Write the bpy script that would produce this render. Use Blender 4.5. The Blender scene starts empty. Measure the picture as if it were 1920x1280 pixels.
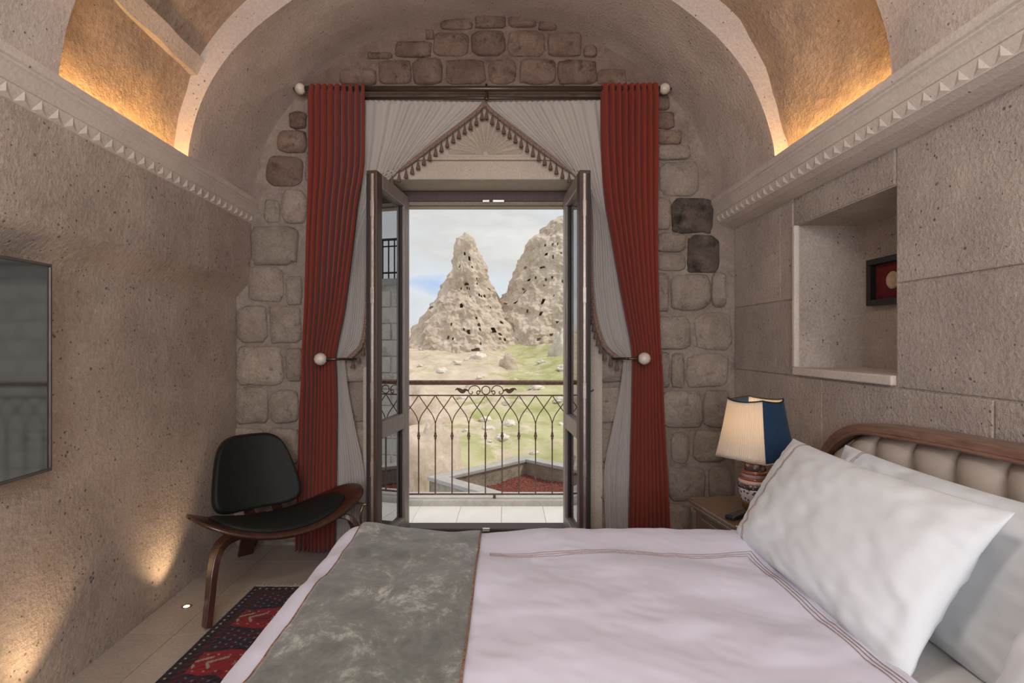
import bpy, bmesh, math, random
from mathutils import Vector, Matrix, noise
random.seed(7)
sc = bpy.context.scene
PI = math.pi
# ------------------------------------------------------------------ camera
F = 1013.0; CU, CV = 950.0, 642.0; CH = 1.30
cam_d = bpy.data.cameras.new('camera'); cam = bpy.data.objects.new('camera', cam_d)
sc.collection.objects.link(cam); sc.camera = cam
cam.location = (0, 0, CH); cam.rotation_euler = (PI/2, 0, 0)
cam_d.sensor_width = 36; cam_d.lens = 36*F/1920
cam_d.shift_x = (960-CU)/1920; cam_d.shift_y = (CV-640)/1920
cam_d.clip_start = 0.05; cam_d.clip_end = 2000
# ------------------------------------------------------------------ world sky (broken cloud)
w = bpy.data.worlds.new('sky'); sc.world = w; w.use_nodes = True
nt = w.node_tree; nt.nodes.clear()
o_ = nt.nodes.new('ShaderNodeOutputWorld'); bg = nt.nodes.new('ShaderNodeBackground')
tc = nt.nodes.new('ShaderNodeTexCoord'); mp = nt.nodes.new('ShaderNodeMapping')
mp.inputs['Scale'].default_value = (1, 1, 2.6)
n1 = nt.nodes.new('ShaderNodeTexNoise'); n1.inputs['Scale'].default_value = 3.1; n1.inputs['Detail'].default_value = 9; n1.inputs['Roughness'].default_value = .55
r1 = nt.nodes.new('ShaderNodeValToRGB')
r1.color_ramp.elements[0].position = .30; r1.color_ramp.elements[0].color = (.36, .52, .80, 1)
r1.color_ramp.elements[1].position = .70; r1.color_ramp.elements[1].color = (.80, .79, .76, 1)
e = r1.color_ramp.elements.new(.42); e.color = (.66, .70, .74, 1)
e = r1.color_ramp.elements.new(.55); e.color = (.62, .62, .61, 1)
nt.links.new(tc.outputs['Generated'], mp.inputs['Vector']); nt.links.new(mp.outputs[0], n1.inputs['Vector'])
nt.links.new(n1.outputs['Fac'], r1.inputs['Fac']); nt.links.new(r1.outputs[0], bg.inputs['Color'])
bg.inputs['Strength'].default_value = 1.12
nt.links.new(bg.outputs[0], o_.inputs['Surface'])
# ------------------------------------------------------------------ sun (hazy, along the facade)
sd = bpy.data.lights.new('sun', 'SUN'); sd.energy = 2.0; sd.angle = math.radians(6); sd.color = (1, .93, .82)
so = bpy.data.objects.new('sun', sd); sc.collection.objects.link(so)
so.rotation_euler = Vector((-.55, .0, -.82)).to_track_quat('-Z', 'Y').to_euler()
# added fill light behind the camera, set in an invented window opening
ad = bpy.data.lights.new('rear_fill_light', 'AREA'); ad.shape = 'RECTANGLE'; ad.size = 1.9; ad.size_y = 1.7; ad.energy = 94; ad.color = (.97, .96, 1.0)
ao = bpy.data.objects.new('rear_fill_light', ad); sc.collection.objects.link(ao)
ao.location = (-.15, -2.36, 1.85); ao.rotation_euler = (PI/2, 0, 0)
sc.view_settings.view_transform = 'Standard'; sc.view_settings.look = 'None'
sc.view_settings.exposure = 0.0; sc.view_settings.gamma = 1.0; sc.view_settings.use_curve_mapping = False

# ------------------------------------------------------------------ helpers
def P(u, v, Y):      # pixel + depth -> point
    return Vector(((u-CU)*Y/F, Y, CH-(v-CV)*Y/F))
def link(o, parent=None):
    sc.collection.objects.link(o)
    if parent: o.parent = parent
    return o
def tag(o, label=None, cat=None, group=None, kind=None):
    if label: o['label'] = label
    if cat: o['category'] = cat
    if group: o['group'] = group
    if kind: o['kind'] = kind
    return o
def mesh(name, V, Fc, mat, parent=None, smooth=False, loc=None):
    m = bpy.data.meshes.new(name); m.from_pydata([tuple(v) for v in V], [], Fc); m.update()
    if smooth: m.polygons.foreach_set('use_smooth', [True]*len(m.polygons))
    o = bpy.data.objects.new(name, m)
    if mat: m.materials.append(mat)
    if loc is not None: o.location = loc
    return link(o, parent)
def fixn(o):
    bm = bmesh.new(); bm.from_mesh(o.data); bmesh.ops.recalc_face_normals(bm, faces=bm.faces); bm.to_mesh(o.data); bm.free()
    return o
def empty(name, loc=(0, 0, 0), rz=0):
    o = bpy.data.objects.new(name, None); o.location = loc; o.rotation_euler = (0, 0, rz); o.empty_display_size = .1
    return link(o)
class MB:
    def __init__(s): s.V = []; s.F = []
    def add(s, V, Fc):
        b = len(s.V); s.V += [Vector(v) for v in V]; s.F += [[i+b for i in f] for f in Fc]; return s
    def box(s, x0, x1, y0, y1, z0, z1):
        return s.add([(x0,y0,z0),(x1,y0,z0),(x1,y1,z0),(x0,y1,z0),(x0,y0,z1),(x1,y0,z1),(x1,y1,z1),(x0,y1,z1)],
              [(0,3,2,1),(4,5,6,7),(0,1,5,4),(1,2,6,5),(2,3,7,6),(3,0,4,7)])
    def tube(s, pts, r, n=8, cap=True):
        pts = [Vector(p) for p in pts]; N = len(pts)
        rs = r if isinstance(r, (list, tuple)) else [r]*N
        V = []; Fc = []; prev = None
        for i, p in enumerate(pts):
            t = (pts[min(i+1, N-1)]-pts[max(i-1, 0)]).normalized()
            if prev is None:
                a = t.orthogonal().normalized()
            else:
                a = (prev-t*prev.dot(t)); a = a.normalized() if a.length > 1e-6 else t.orthogonal().normalized()
            prev = a; b = t.cross(a)
            for k in range(n):
                th = 2*PI*k/n; V.append(p+a*math.cos(th)*rs[i]+b*math.sin(th)*rs[i])
        for i in range(N-1):
            for k in range(n):
                Fc.append([i*n+k, i*n+(k+1) % n, (i+1)*n+(k+1) % n, (i+1)*n+k])
        if cap: Fc.append(list(range(n))[::-1]); Fc.append([(N-1)*n+k for k in range(n)])
        return s.add(V, Fc)
    def lathe(s, prof, c=(0, 0, 0), n=24):
        V = []; Fc = []; c = Vector(c)
        for r, z in prof:
            for k in range(n):
                th = 2*PI*k/n; V.append(c+Vector((r*math.cos(th), r*math.sin(th), z)))
        for i in range(len(prof)-1):
            for k in range(n): Fc.append([i*n+k, i*n+(k+1) % n, (i+1)*n+(k+1) % n, (i+1)*n+k])
        Fc.append(list(range(n))[::-1]); Fc.append([(len(prof)-1)*n+k for k in range(n)])
        return s.add(V, Fc)
    def grid(s, fn, nu, nv):
        V = [fn(i/(nu-1), j/(nv-1)) for j in range(nv) for i in range(nu)]
        Fc = [[j*nu+i, j*nu+i+1, (j+1)*nu+i+1, (j+1)*nu+i] for j in range(nv-1) for i in range(nu-1)]
        return s.add(V, Fc)
    def ribbon(s, path, wid, wdir, th):
        # rectangular section swept along path
        path = [Vector(p) for p in path]; N = len(path); V = []; Fc = []
        ws = wid if isinstance(wid, list) else [wid]*N
        for i, p in enumerate(path):
            t = (path[min(i+1, N-1)]-path[max(i-1, 0)]).normalized(); wv = Vector(wdir); wv = (wv-t*wv.dot(t)).normalized(); nv = t.cross(wv)
            for a, b in ((-1,-1),(1,-1),(1,1),(-1,1)): V.append(p+wv*a*ws[i]/2+nv*b*th/2)
        for i in range(N-1):
            for k in range(4): Fc.append([i*4+k, i*4+(k+1) % 4, (i+1)*4+(k+1) % 4, (i+1)*4+k])
        Fc.append([3,2,1,0]); Fc.append([(N-1)*4+k for k in range(4)])
        return s.add(V, Fc)
    def build(s, name, mat, parent=None, smooth=False, bevel=0, solid=0, seg=2):
        o = fixn(mesh(name, s.V, s.F, mat, parent, smooth)) if not solid else mesh(name, s.V, s.F, mat, parent, smooth)
        if solid:
            m = o.modifiers.new('solid', 'SOLIDIFY'); m.thickness = solid; m.offset = 0
        if bevel:
            m = o.modifiers.new('bevel', 'BEVEL'); m.width = bevel; m.segments = seg; m.limit_method = 'ANGLE'; m.angle_limit = math.radians(35)
        return o
def crv(pts, n):        # Catmull-Rom resample (uniform), pts are tuples of any length
    out = []; N = len(pts)
    for k in range(n):
        t = k/(n-1)*(N-1); i = min(int(t), N-2); f = t-i
        p0, p1, p2, p3 = pts[max(i-1, 0)], pts[i], pts[i+1], pts[min(i+2, N-1)]
        out.append(tuple(.5*((2*b)+(-a+c)*f+(2*a-5*b+4*c-d)*f*f+(-a+3*b-3*c+d)*f**3) for a, b, c, d in zip(p0, p1, p2, p3)))
    return out
def interp(tab, x):
    if x <= tab[0][0]: return tab[0][1:]
    for a, b in zip(tab, tab[1:]):
        if x <= b[0]:
            f = (x-a[0])/(b[0]-a[0]); return tuple(p+(q-p)*f for p, q in zip(a[1:], b[1:]))
    return tab[-1][1:]

# ------------------------------------------------------------------ materials
def newmat(name):
    m = bpy.data.materials.new(name); m.use_nodes = True
    return m, m.node_tree, m.node_tree.nodes['Principled BSDF']
def plain(name, col, rough=.5, metal=0, spec=.5, noise_s=0, noise_a=.15, bump=0, bump_s=200, sheen=0, coat=0):
    m, t, b = newmat(name); L = t.links
    b.inputs['Roughness'].default_value = rough; b.inputs['Metallic'].default_value = metal
    b.inputs['Specular IOR Level'].default_value = spec; b.inputs['Sheen Weight'].default_value = sheen; b.inputs['Coat Weight'].default_value = coat
    b.inputs['Base Color'].default_value = (*col, 1)
    if noise_s:
        c = t.nodes.new('ShaderNodeTexCoord'); n = t.nodes.new('ShaderNodeTexNoise'); n.inputs['Scale'].default_value = noise_s; n.inputs['Detail'].default_value = 6
        r = t.nodes.new('ShaderNodeValToRGB'); r.color_ramp.elements[0].position = .3; r.color_ramp.elements[1].position = .7
        r.color_ramp.elements[0].color = (*[x*(1-noise_a) for x in col], 1); r.color_ramp.elements[1].color = (*[min(1, x*(1+noise_a)) for x in col], 1)
        L.new(c.outputs['Object'], n.inputs['Vector']); L.new(n.outputs['Fac'], r.inputs['Fac']); L.new(r.outputs[0], b.inputs['Base Color'])
    if bump:
        c = t.nodes.new('ShaderNodeTexCoord'); n = t.nodes.new('ShaderNodeTexNoise'); n.inputs['Scale'].default_value = bump_s; n.inputs['Detail'].default_value = 4
        bp = t.nodes.new('ShaderNodeBump'); bp.inputs['Strength'].default_value = bump; bp.inputs['Distance'].default_value = .01
        L.new(c.outputs['Object'], n.inputs['Vector']); L.new(n.outputs['Fac'], bp.inputs['Height']); L.new(bp.outputs[0], b.inputs['Normal'])
    return m
def stone(name, c1, c2, scale=3.0, pits=26, pit_col=(.10, .075, .06), pit_r=.16, bump=.5, fine=90, rnd=0, chisel=0, rough=.92, stain=None):
    m, t, b = newmat(name); L = t.links; N = t.nodes.new
    b.inputs['Roughness'].default_value = rough; b.inputs['Specular IOR Level'].default_value = .25
    c = N('ShaderNodeTexCoord')
    n1 = N('ShaderNodeTexNoise'); n1.inputs['Scale'].default_value = scale; n1.inputs['Detail'].default_value = 10; n1.inputs['Roughness'].default_value = .62
    L.new(c.outputs['Object'], n1.inputs['Vector'])
    r = N('ShaderNodeValToRGB'); r.color_ramp.elements[0].position = .32; r.color_ramp.elements[1].position = .68
    r.color_ramp.elements[0].color = (*c1, 1); r.color_ramp.elements[1].color = (*c2, 1)
    L.new(n1.outputs['Fac'], r.inputs['Fac']); col = r.outputs[0]
    n2 = N('ShaderNodeTexNoise'); n2.inputs['Scale'].default_value = fine; n2.inputs['Detail'].default_value = 5; n2.inputs['Roughness'].default_value = .7
    L.new(c.outputs['Object'], n2.inputs['Vector'])
    mx = N('ShaderNodeMixRGB'); mx.blend_type = 'OVERLAY'; mx.inputs['Fac'].default_value = .42
    L.new(col, mx.inputs['Color1']); L.new(n2.outputs['Fac'], mx.inputs['Color2']); col = mx.outputs[0]
    if stain:
        n3 = N('ShaderNodeTexNoise'); n3.inputs['Scale'].default_value = stain[1]; n3.inputs['Detail'].default_value = 7; n3.inputs['Roughness'].default_value = .7
        oi = N('ShaderNodeObjectInfo'); ad_ = N('ShaderNodeVectorMath'); ad_.operation = 'ADD'
        L.new(c.outputs['Object'], ad_.inputs[0]); L.new(oi.outputs['Random'], ad_.inputs[1]); L.new(ad_.outputs[0], n3.inputs['Vector'])
        r3 = N('ShaderNodeValToRGB'); r3.color_ramp.elements[0].position = stain[2]; r3.color_ramp.elements[1].position = stain[2]+.16
        r3.color_ramp.elements[0].color = (0, 0, 0, 1); r3.color_ramp.elements[1].color = (1, 1, 1, 1)
        L.new(n3.outputs['Fac'], r3.inputs['Fac'])
        m3 = N('ShaderNodeMixRGB'); L.new(r3.outputs[0], m3.inputs['Fac']); L.new(col, m3.inputs['Color1']); m3.inputs['Color2'].default_value = (*stain[0], 1); col = m3.outputs[0]
    if rnd:
        oi = N('ShaderNodeObjectInfo'); mr = N('ShaderNodeMapRange'); mr.inputs['To Min'].default_value = 1-rnd; mr.inputs['To Max'].default_value = 1+rnd
        L.new(oi.outputs['Random'], mr.inputs['Value'])
        mm = N('ShaderNodeVectorMath'); mm.operation = 'SCALE'; L.new(col, mm.inputs[0]); L.new(mr.outputs[0], mm.inputs['Scale']); col = mm.outputs[0]
    hsum = n2.outputs['Fac']
    if pits:
        v = N('ShaderNodeTexVoronoi'); v.inputs['Scale'].default_value = pits; v.inputs['Randomness'].default_value = 1
        wn = N('ShaderNodeTexNoise'); wn.inputs['Scale'].default_value = pits*.55; wn.inputs['Detail'].default_value = 3; L.new(c.outputs['Object'], wn.inputs['Vector'])
        L.new(c.outputs['Object'], v.inputs['Vector'])
        # pit radius varies by a broad noise so they come in scattered clusters
        mr = N('ShaderNodeMapRange'); mr.inputs['From Min'].default_value = .44; mr.inputs['From Max'].default_value = .78; mr.inputs['To Min'].default_value = 0; mr.inputs['To Max'].default_value = pit_r*2
        L.new(wn.outputs['Fac'], mr.inputs['Value'])
        lt = N('ShaderNodeMath'); lt.operation = 'LESS_THAN'; L.new(v.outputs['Distance'], lt.inputs[0]); L.new(mr.outputs[0], lt.inputs[1])
        mp_ = N('ShaderNodeMixRGB'); sc_ = N('ShaderNodeMath'); sc_.operation = 'MULTIPLY'; sc_.inputs[1].default_value = .75
        L.new(lt.outputs[0], sc_.inputs[0]); L.new(sc_.outputs[0], mp_.inputs['Fac']); L.new(col, mp_.inputs['Color1']); mp_.inputs['Color2'].default_value = (*pit_col, 1); col = mp_.outputs[0]
        sb = N('ShaderNodeMath'); sb.operation = 'SUBTRACT'; L.new(n2.outputs['Fac'], sb.inputs[0]); L.new(lt.outputs[0], sb.inputs[1]); hsum = sb.outputs[0]
    if chisel:
        wv = N('ShaderNodeTexWave'); wv.inputs['Scale'].default_value = chisel; wv.inputs['Distortion'].default_value = 9; wv.inputs['Detail'].default_value = 3; wv.inputs['Detail Scale'].default_value = .6
        wv.bands_direction = 'DIAGONAL'; L.new(c.outputs['Object'], wv.inputs['Vector'])
        a_ = N('ShaderNodeMath'); a_.operation = 'MULTIPLY_ADD'; a_.inputs[1].default_value = .45; L.new(wv.outputs['Fac'], a_.inputs[0]); L.new(hsum, a_.inputs[2]); hsum = a_.outputs[0]
    a2 = N('ShaderNodeMath'); a2.operation = 'MULTIPLY_ADD'; a2.inputs[1].default_value = 2.0; L.new(n1.outputs['Fac'], a2.inputs[0]); L.new(hsum, a2.inputs[2])
    bp = N('ShaderNodeBump'); bp.inputs['Strength'].default_value = bump; bp.inputs['Distance'].default_value = .012
    L.new(a2.outputs[0], bp.inputs['Height']); L.new(bp.outputs[0], b.inputs['Normal']); L.new(col, b.inputs['Base Color'])
    return m
def wood(name, c1, c2, scale=(2, 30, 30), rough=.4, coat=.15):
    m, t, b = newmat(name); L = t.links; N = t.nodes.new
    c = N('ShaderNodeTexCoord'); mp = N('ShaderNodeMapping'); mp.inputs['Scale'].default_value = scale
    n = N('ShaderNodeTexNoise'); n.inputs['Scale'].default_value = 3; n.inputs['Detail'].default_value = 8; n.inputs['Roughness'].default_value = .65
    r = N('ShaderNodeValToRGB'); r.color_ramp.elements[0].position = .3; r.color_ramp.elements[1].position = .72
    r.color_ramp.elements[0].color = (*c1, 1); r.color_ramp.elements[1].color = (*c2, 1)
    L.new(c.outputs['Object'], mp.inputs['Vector']); L.new(mp.outputs[0], n.inputs['Vector']); L.new(n.outputs['Fac'], r.inputs['Fac']); L.new(r.outputs[0], b.inputs['Base Color'])
    bp = N('ShaderNodeBump'); bp.inputs['Strength'].default_value = .12; bp.inputs['Distance'].default_value = .004; L.new(n.outputs['Fac'], bp.inputs['Height']); L.new(bp.outputs[0], b.inputs['Normal'])
    b.inputs['Roughness'].default_value = rough; b.inputs['Coat Weight'].default_value = coat; b.inputs['Coat Roughness'].default_value = .2
    return m
def emit(name, col, s):
    m, t, b = newmat(name); b.inputs['Emission Color'].default_value = (*col, 1); b.inputs['Emission Strength'].default_value = s; b.inputs['Base Color'].default_value = (*col, 1); return m
def cloth(name, col, transl=.35, transp=.0, weave=900, rough=.9):
    m, t, b = newmat(name); L = t.links; N = t.nodes.new
    b.inputs['Base Color'].default_value = (*col, 1); b.inputs['Roughness'].default_value = rough; b.inputs['Specular IOR Level'].default_value = .15; b.inputs['Sheen Weight'].default_value = .2
    out = t.nodes['Material Output']
    c = N('ShaderNodeTexCoord'); n = N('ShaderNodeTexNoise'); n.inputs['Scale'].default_value = weave; L.new(c.outputs['Object'], n.inputs['Vector'])
    bp = N('ShaderNodeBump'); bp.inputs['Strength'].default_value = .15; bp.inputs['Distance'].default_value = .002; L.new(n.outputs['Fac'], bp.inputs['Height']); L.new(bp.outputs[0], b.inputs['Normal'])
    sh = b.outputs[0]
    if transl:
        tr = N('ShaderNodeBsdfTranslucent'); tr.inputs['Color'].default_value = (*col, 1); mx = N('ShaderNodeMixShader'); mx.inputs[0].default_value = transl
        L.new(sh, mx.inputs[1]); L.new(tr.outputs[0], mx.inputs[2]); sh = mx.outputs[0]
    if transp:
        tp = N('ShaderNodeBsdfTransparent'); mx = N('ShaderNodeMixShader'); mx.inputs[0].default_value = transp
        L.new(sh, mx.inputs[1]); L.new(tp.outputs[0], mx.inputs[2]); sh = mx.outputs[0]
    L.new(sh, out.inputs['Surface'])
    return m
def glass_mat():
    m, t, b = newmat('glass'); L = t.links; N = t.nodes.new; t.nodes.remove(b)
    g = N('ShaderNodeBsdfGlossy'); g.inputs['Roughness'].default_value = .005; g.inputs['Color'].default_value = (1, 1, 1, 1)
    tp = N('ShaderNodeBsdfTransparent'); tp.inputs['Color'].default_value = (.93, .95, .94, 1)
    fr = N('ShaderNodeFresnel'); fr.inputs['IOR'].default_value = 5.5; mx = N('ShaderNodeMixShader')
    L.new(fr.outputs[0], mx.inputs[0]); L.new(tp.outputs[0], mx.inputs[1]); L.new(g.outputs[0], mx.inputs[2]); L.new(mx.outputs[0], t.nodes['Material Output'].inputs['Surface'])
    return m
TUFF = (.43, .37, .325), (.58, .51, .455)
M = {}
M['wallL'] = stone('tuff_wall', (.41, .335, .285), (.55, .465, .40), 3.2, 42, pit_r=.20, bump=.75, fine=55)
M['wallR'] = stone('tuff_chiselled', (.45, .385, .34), (.61, .53, .47), 3.2, 44, pit_r=.17, bump=1.0, fine=70, rnd=.05)
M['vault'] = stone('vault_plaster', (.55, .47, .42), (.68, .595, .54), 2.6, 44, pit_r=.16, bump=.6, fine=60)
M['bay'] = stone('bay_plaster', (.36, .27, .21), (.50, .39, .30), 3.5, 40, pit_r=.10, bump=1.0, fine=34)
M['mortar'] = stone('mortar', (.30, .24, .20), (.41, .34, .29), 5, 0, bump=1.0, fine=50, stain=((.23, .17, .14), 5.0, .54))
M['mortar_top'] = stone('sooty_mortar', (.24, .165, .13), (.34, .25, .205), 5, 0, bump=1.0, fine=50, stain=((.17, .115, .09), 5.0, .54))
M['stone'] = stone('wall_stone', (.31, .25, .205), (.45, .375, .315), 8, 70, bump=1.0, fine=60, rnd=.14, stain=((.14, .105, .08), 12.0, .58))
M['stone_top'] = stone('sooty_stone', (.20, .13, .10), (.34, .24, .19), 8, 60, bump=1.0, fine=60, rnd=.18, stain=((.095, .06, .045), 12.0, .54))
M['stone_dark'] = stone('charred_stone', (.08, .062, .052), (.20, .16, .13), 9, 40, bump=1.0, fine=70, stain=((.025, .02, .018), 7.0, .50))
M['cornice'] = stone('cornice_stone', (.60, .54, .485), (.72, .65, .59), 3, 30, pit_r=.1, bump=.25, fine=80)
M['surround'] = stone('door_stone', (.50, .44, .37), (.60, .53, .45), 3, 44, pit_r=.1, bump=.25, fine=90)
M['floor'] = stone('floor_stone', (.40, .345, .29), (.47, .41, .35), 2.5, 0, bump=.04, fine=60, rnd=.05, rough=.38)
M['grout'] = plain('grout', (.20, .17, .145), .9, noise_s=8)
M['btile'] = stone('balcony_tile_stone', (.76, .75, .72), (.83, .82, .79), 3, 0, bump=.05, fine=60, rnd=.02, rough=.5)
M['curb'] = stone('curb_stone', (.55, .53, .50), (.68, .66, .62), 4, 0, bump=.2, fine=40, stain=((.42, .36, .28), 3.0, .62))
M['red'] = cloth('red_curtain', (.255, .041, .024), .12)
M['sheer'] = cloth('sheer_white', (.80, .76, .72), .5, .10)
M['braid'] = plain('braid', (.27, .18, .14), .9, noise_s=150, noise_a=.6, bump=.6, bump_s=300)
M['tassel'] = plain('tassel_thread', (.16, .10, .078), .9, noise_s=200, noise_a=.5)
M['rod'] = plain('bronze_rod', (.10, .068, .052), .35, .6)
M['finial'] = plain('cream_ceramic', (.62, .55, .47), .3, noise_s=14, noise_a=.25)
M['dwood'] = wood('door_wood', (.045, .022, .016), (.095, .050, .038), (30, 30, 2), .5, 0)
M['dwood_out'] = wood('door_wood_grey', (.20, .165, .145), (.33, .285, .255), (25, 25, 3), .45)
M['glass'] = glass_mat()
M['seal'] = plain('rubber_seal', (.02, .018, .017), .6, noise_s=20)
M['steel'] = plain('steel_hardware', (.62, .60, .56), .3, .9, noise_s=30)
M['iron'] = plain('wrought_iron', (.15, .082, .055), .55, .0, noise_s=40, noise_a=.4)
M['ironblk'] = plain('black_iron', (.02, .02, .022), .5, .4, noise_s=40, noise_a=.3)
M['walnut'] = wood('walnut', (.034, .013, .008), (.085, .032, .019), (14, 14, 4), .32, .3)
M['leather'] = plain('black_leather', (.010, .012, .010), .6, spec=.3, noise_s=20, noise_a=.2, bump=.12, bump_s=500)
M['white'] = plain('white_cotton', (.80, .785, .775), .85, spec=.1, sheen=.15, noise_s=3, noise_a=.02, bump=.05, bump_s=900)
M['pillow'] = plain('pillow_cotton', (.76, .81, .845), .85, spec=.1, sheen=.15, noise_s=3, noise_a=.02, bump=.05, bump_s=900)
M['duvet'] = plain('duvet_sateen', (.70, .695, .82), .62, spec=.3, sheen=.25, noise_s=2.5, noise_a=.02, bump=.04, bump_s=900)
M['embro'] = plain('embroidery', (.36, .28, .25), .9, noise_s=200, noise_a=.3)
M['hwood'] = wood('headboard_wood', (.14, .065, .042), (.30, .165, .115), (20, 3, 20), .35, .3)
M['beige'] = plain('beige_leather', (.44, .375, .32), .48, spec=.4, noise_s=6, noise_a=.06, bump=.1, bump_s=350)
M['base'] = plain('bed_base_fabric', (.35, .30, .26), .9, noise_s=40)
M['nwood'] = wood('nightstand_wood', (.085, .045, .028), (.19, .115, .075), (10, 20, 10), .3, .4)
M['gold'] = plain('aged_gold', (.55, .36, .16), .32, .9, noise_s=30, noise_a=.25)
M['lever'] = plain('worn_brass', (.30, .22, .15), .4, .7, noise_s=30)
M['black'] = plain('black_plastic', (.015, .015, .017), .4, noise_s=30)
M['tvframe'] = plain('tv_frame', (.16, .15, .135), .4, .6, noise_s=20)
M['led'] = emit('led_strip_glow', (1, .60, .21), 48)
M['spot'] = emit('uplight_lens', (1, .78, .45), 40)
M['redmat'] = plain('red_velvet', (.13, .008, .012), .9, noise_s=60, noise_a=.3)
M['cream'] = plain('cream_medallion', (.52, .40, .27), .5, noise_s=40, noise_a=.2)
M['fringe'] = plain('rug_fringe', (.66, .60, .52), .95, noise_s=120, noise_a=.5)
M['gravel'] = stone('red_gravel', (.17, .050, .035), (.36, .13, .10), 26, 0, bump=1, fine=90)
M['coping'] = plain('coping_stone', (.44, .42, .395), .85, noise_s=5, noise_a=.15, bump=.3, bump_s=60)
M['pwall'] = stone('planter_wall', (.24, .20, .155), (.42, .37, .30), 3.5, 0, bump=1, fine=20)
# TV glass: black gloss
m_, t_, b_ = newmat('tv_glass'); b_.inputs['Base Color'].default_value = (.012, .012, .013, 1); b_.inputs['Roughness'].default_value = .06; b_.inputs['IOR'].default_value = 2.6
M['tv'] = m_

# ------------------------------------------------------------------ THE ROOM
YB = 3.47; S = YB/F; YF = -2.4; YO = 3.87
def XL(Y): return -1.735+.04*(YB-Y)      # left wall face (slightly out of square)
XR = 1.466
CXR = 1.33
def slab_left(prof, y0, y1, n=2):   # prof: list of (d from wall, z), extruded along Y following the left wall
    mb = MB(); Ys = [y0+(y1-y0)*i/(n-1) for i in range(n)]; K = len(prof); V = []; Fc = []
    for Y in Ys:
        for d, z in prof: V.append((XL(Y)+d, Y, z))
    for i in range(n-1):
        for k in range(K-1): Fc.append([i*K+k, i*K+k+1, (i+1)*K+k+1, (i+1)*K+k])
    return mb.add(V, Fc)
# floor: grout bed + stone tiles
floor = tag(MB().box(-2.1, 1.9, YF-.1, YO-.01, -.08, -.006).build('floor', M['grout']), kind='structure')
tile = MB(); g = .0015; T = .8
tile.box(g, T-g, g, T-g, -.02, 0); tm = None
for ix in range(-1, 5):
    for iy in range(-6, 2):
        x0 = -1.479+(ix-0)*T; y0 = 2.416+iy*T
        if x0 > 1.5: continue
        if tm is None:
            o = tile.build('tile', M['floor'], floor); tm = o.data
        else: o = link(bpy.data.objects.new('tile', tm), floor)
        o.location = (x0, y0, 0); o.scale.y = 1.0
        if y0+T > 3.75: o.scale.y = (3.72-y0)/T
# left wall: upper half overhangs the lower one with a slanting soffit
lw = slab_left([(-.4, -.05), (0, -.05), (.004, .8), (0, 1.585), (.008, 1.600), (.082, 1.685), (.090, 1.70), (.095, 1.80), (.095, 2.10), (-.4, 2.10)], YF, YB+.02, 2)
tag(lw.build('wall_left', M['wallL']), kind='structure')
# right wall with the niche
NY0, NY1, NZ0, NZ1, ND = 2.03, 2.725, 1.172, 1.89, .335
rw = MB()
rw.box(XR, XR+.6, YF, NY0, -.05, 2.35).box(XR, XR+.6, NY1, YB+.02, -.05, 2.35).box(XR, XR+.6, NY0, NY1, -.05, NZ0).box(XR, XR+.6, NY0, NY1, NZ1, 2.35).box(XR+ND, XR+.6, NY0, NY1, NZ0, NZ1)
wr = tag(rw.build('wall_right', M['wallR']), kind='structure')
g = .003
rows = [(0, .56), (.56, 1.13), (1.13, 1.52), (1.52, 2.045)]
cuts = [[-2.38, -1.1, .1, 1.2, 2.2, 2.95, 3.46], [-2.38, -.5, .6, 1.62, 2.5, 3.46], [-2.38, -1.2, 0, 1.0, NY0-.005, None, NY1+.03, 3.46], [-2.38, -.8, .2, 1.3, NY0-.005, None, NY1+.03, 2.88, 3.46]]
for (z0, z1), cu in zip(rows, cuts):
    for a, b in zip(cu, cu[1:]):
        if a is None or b is None: continue
        mb = MB(); n = 9; th = .006+.002*random.random()
        mb.box(XR-th, XR+.01, a+g, b-g, z0+g, z1-g)
        mb.build('stone_block', M['wallR'], wr, bevel=.004)
# block above the niche and its sill, jamb lip
MB().box(XR-.006, XR+.01, NY0+g, NY1+.02, NZ1+.004, 2.043).build('stone_block', M['wallR'], wr, bevel=.006)
MB().box(XR-.020, XR+ND-.002, NY0+.002, NY1+.015, NZ0-.035, NZ0+.004).build('niche_sill', M['cornice'], wr, bevel=.006)
MB().box(XR-.016, XR+.012, NY1-.002, NY1+.026, NZ0+.004, NZ1+.002).build('niche_edge', M['cornice'], wr, bevel=.006)
# cornices with zigzag teeth
cp = [(-.1, 2.03), (0, 2.03), (.035, 2.037), (.07, 2.048), (.095, 2.062), (.100, 2.064), (.112, 2.112), (.117, 2.114), (.120, 2.122), (.125, 2.14), (.133, 2.158), (.140, 2.166), (.141, 2.172), (.148, 2.178), (.150, 2.184), (.150, 2.206), (.120, 2.206), (.118, 2.175), (-.1, 2.175)]
co = slab_left(cp, YF, YB+.01, 2).build('trim_1', M['cornice']); tag(co, 'pale carved stone cornice with zigzag band along the screen wall', kind='structure')
mb = MB(); V = []; K = len(cp)
for Y in (YF, YB+.01):
    for d, z in cp: V.append((XR-.012-d, Y, z))
mb.add(V, [[k, k+1, K+k+1, K+k] for k in range(K-1)])
cr = mb.build('trim_2', M['cornice']); tag(cr, 'pale carved stone cornice with zigzag band above the niche', kind='structure')
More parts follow.
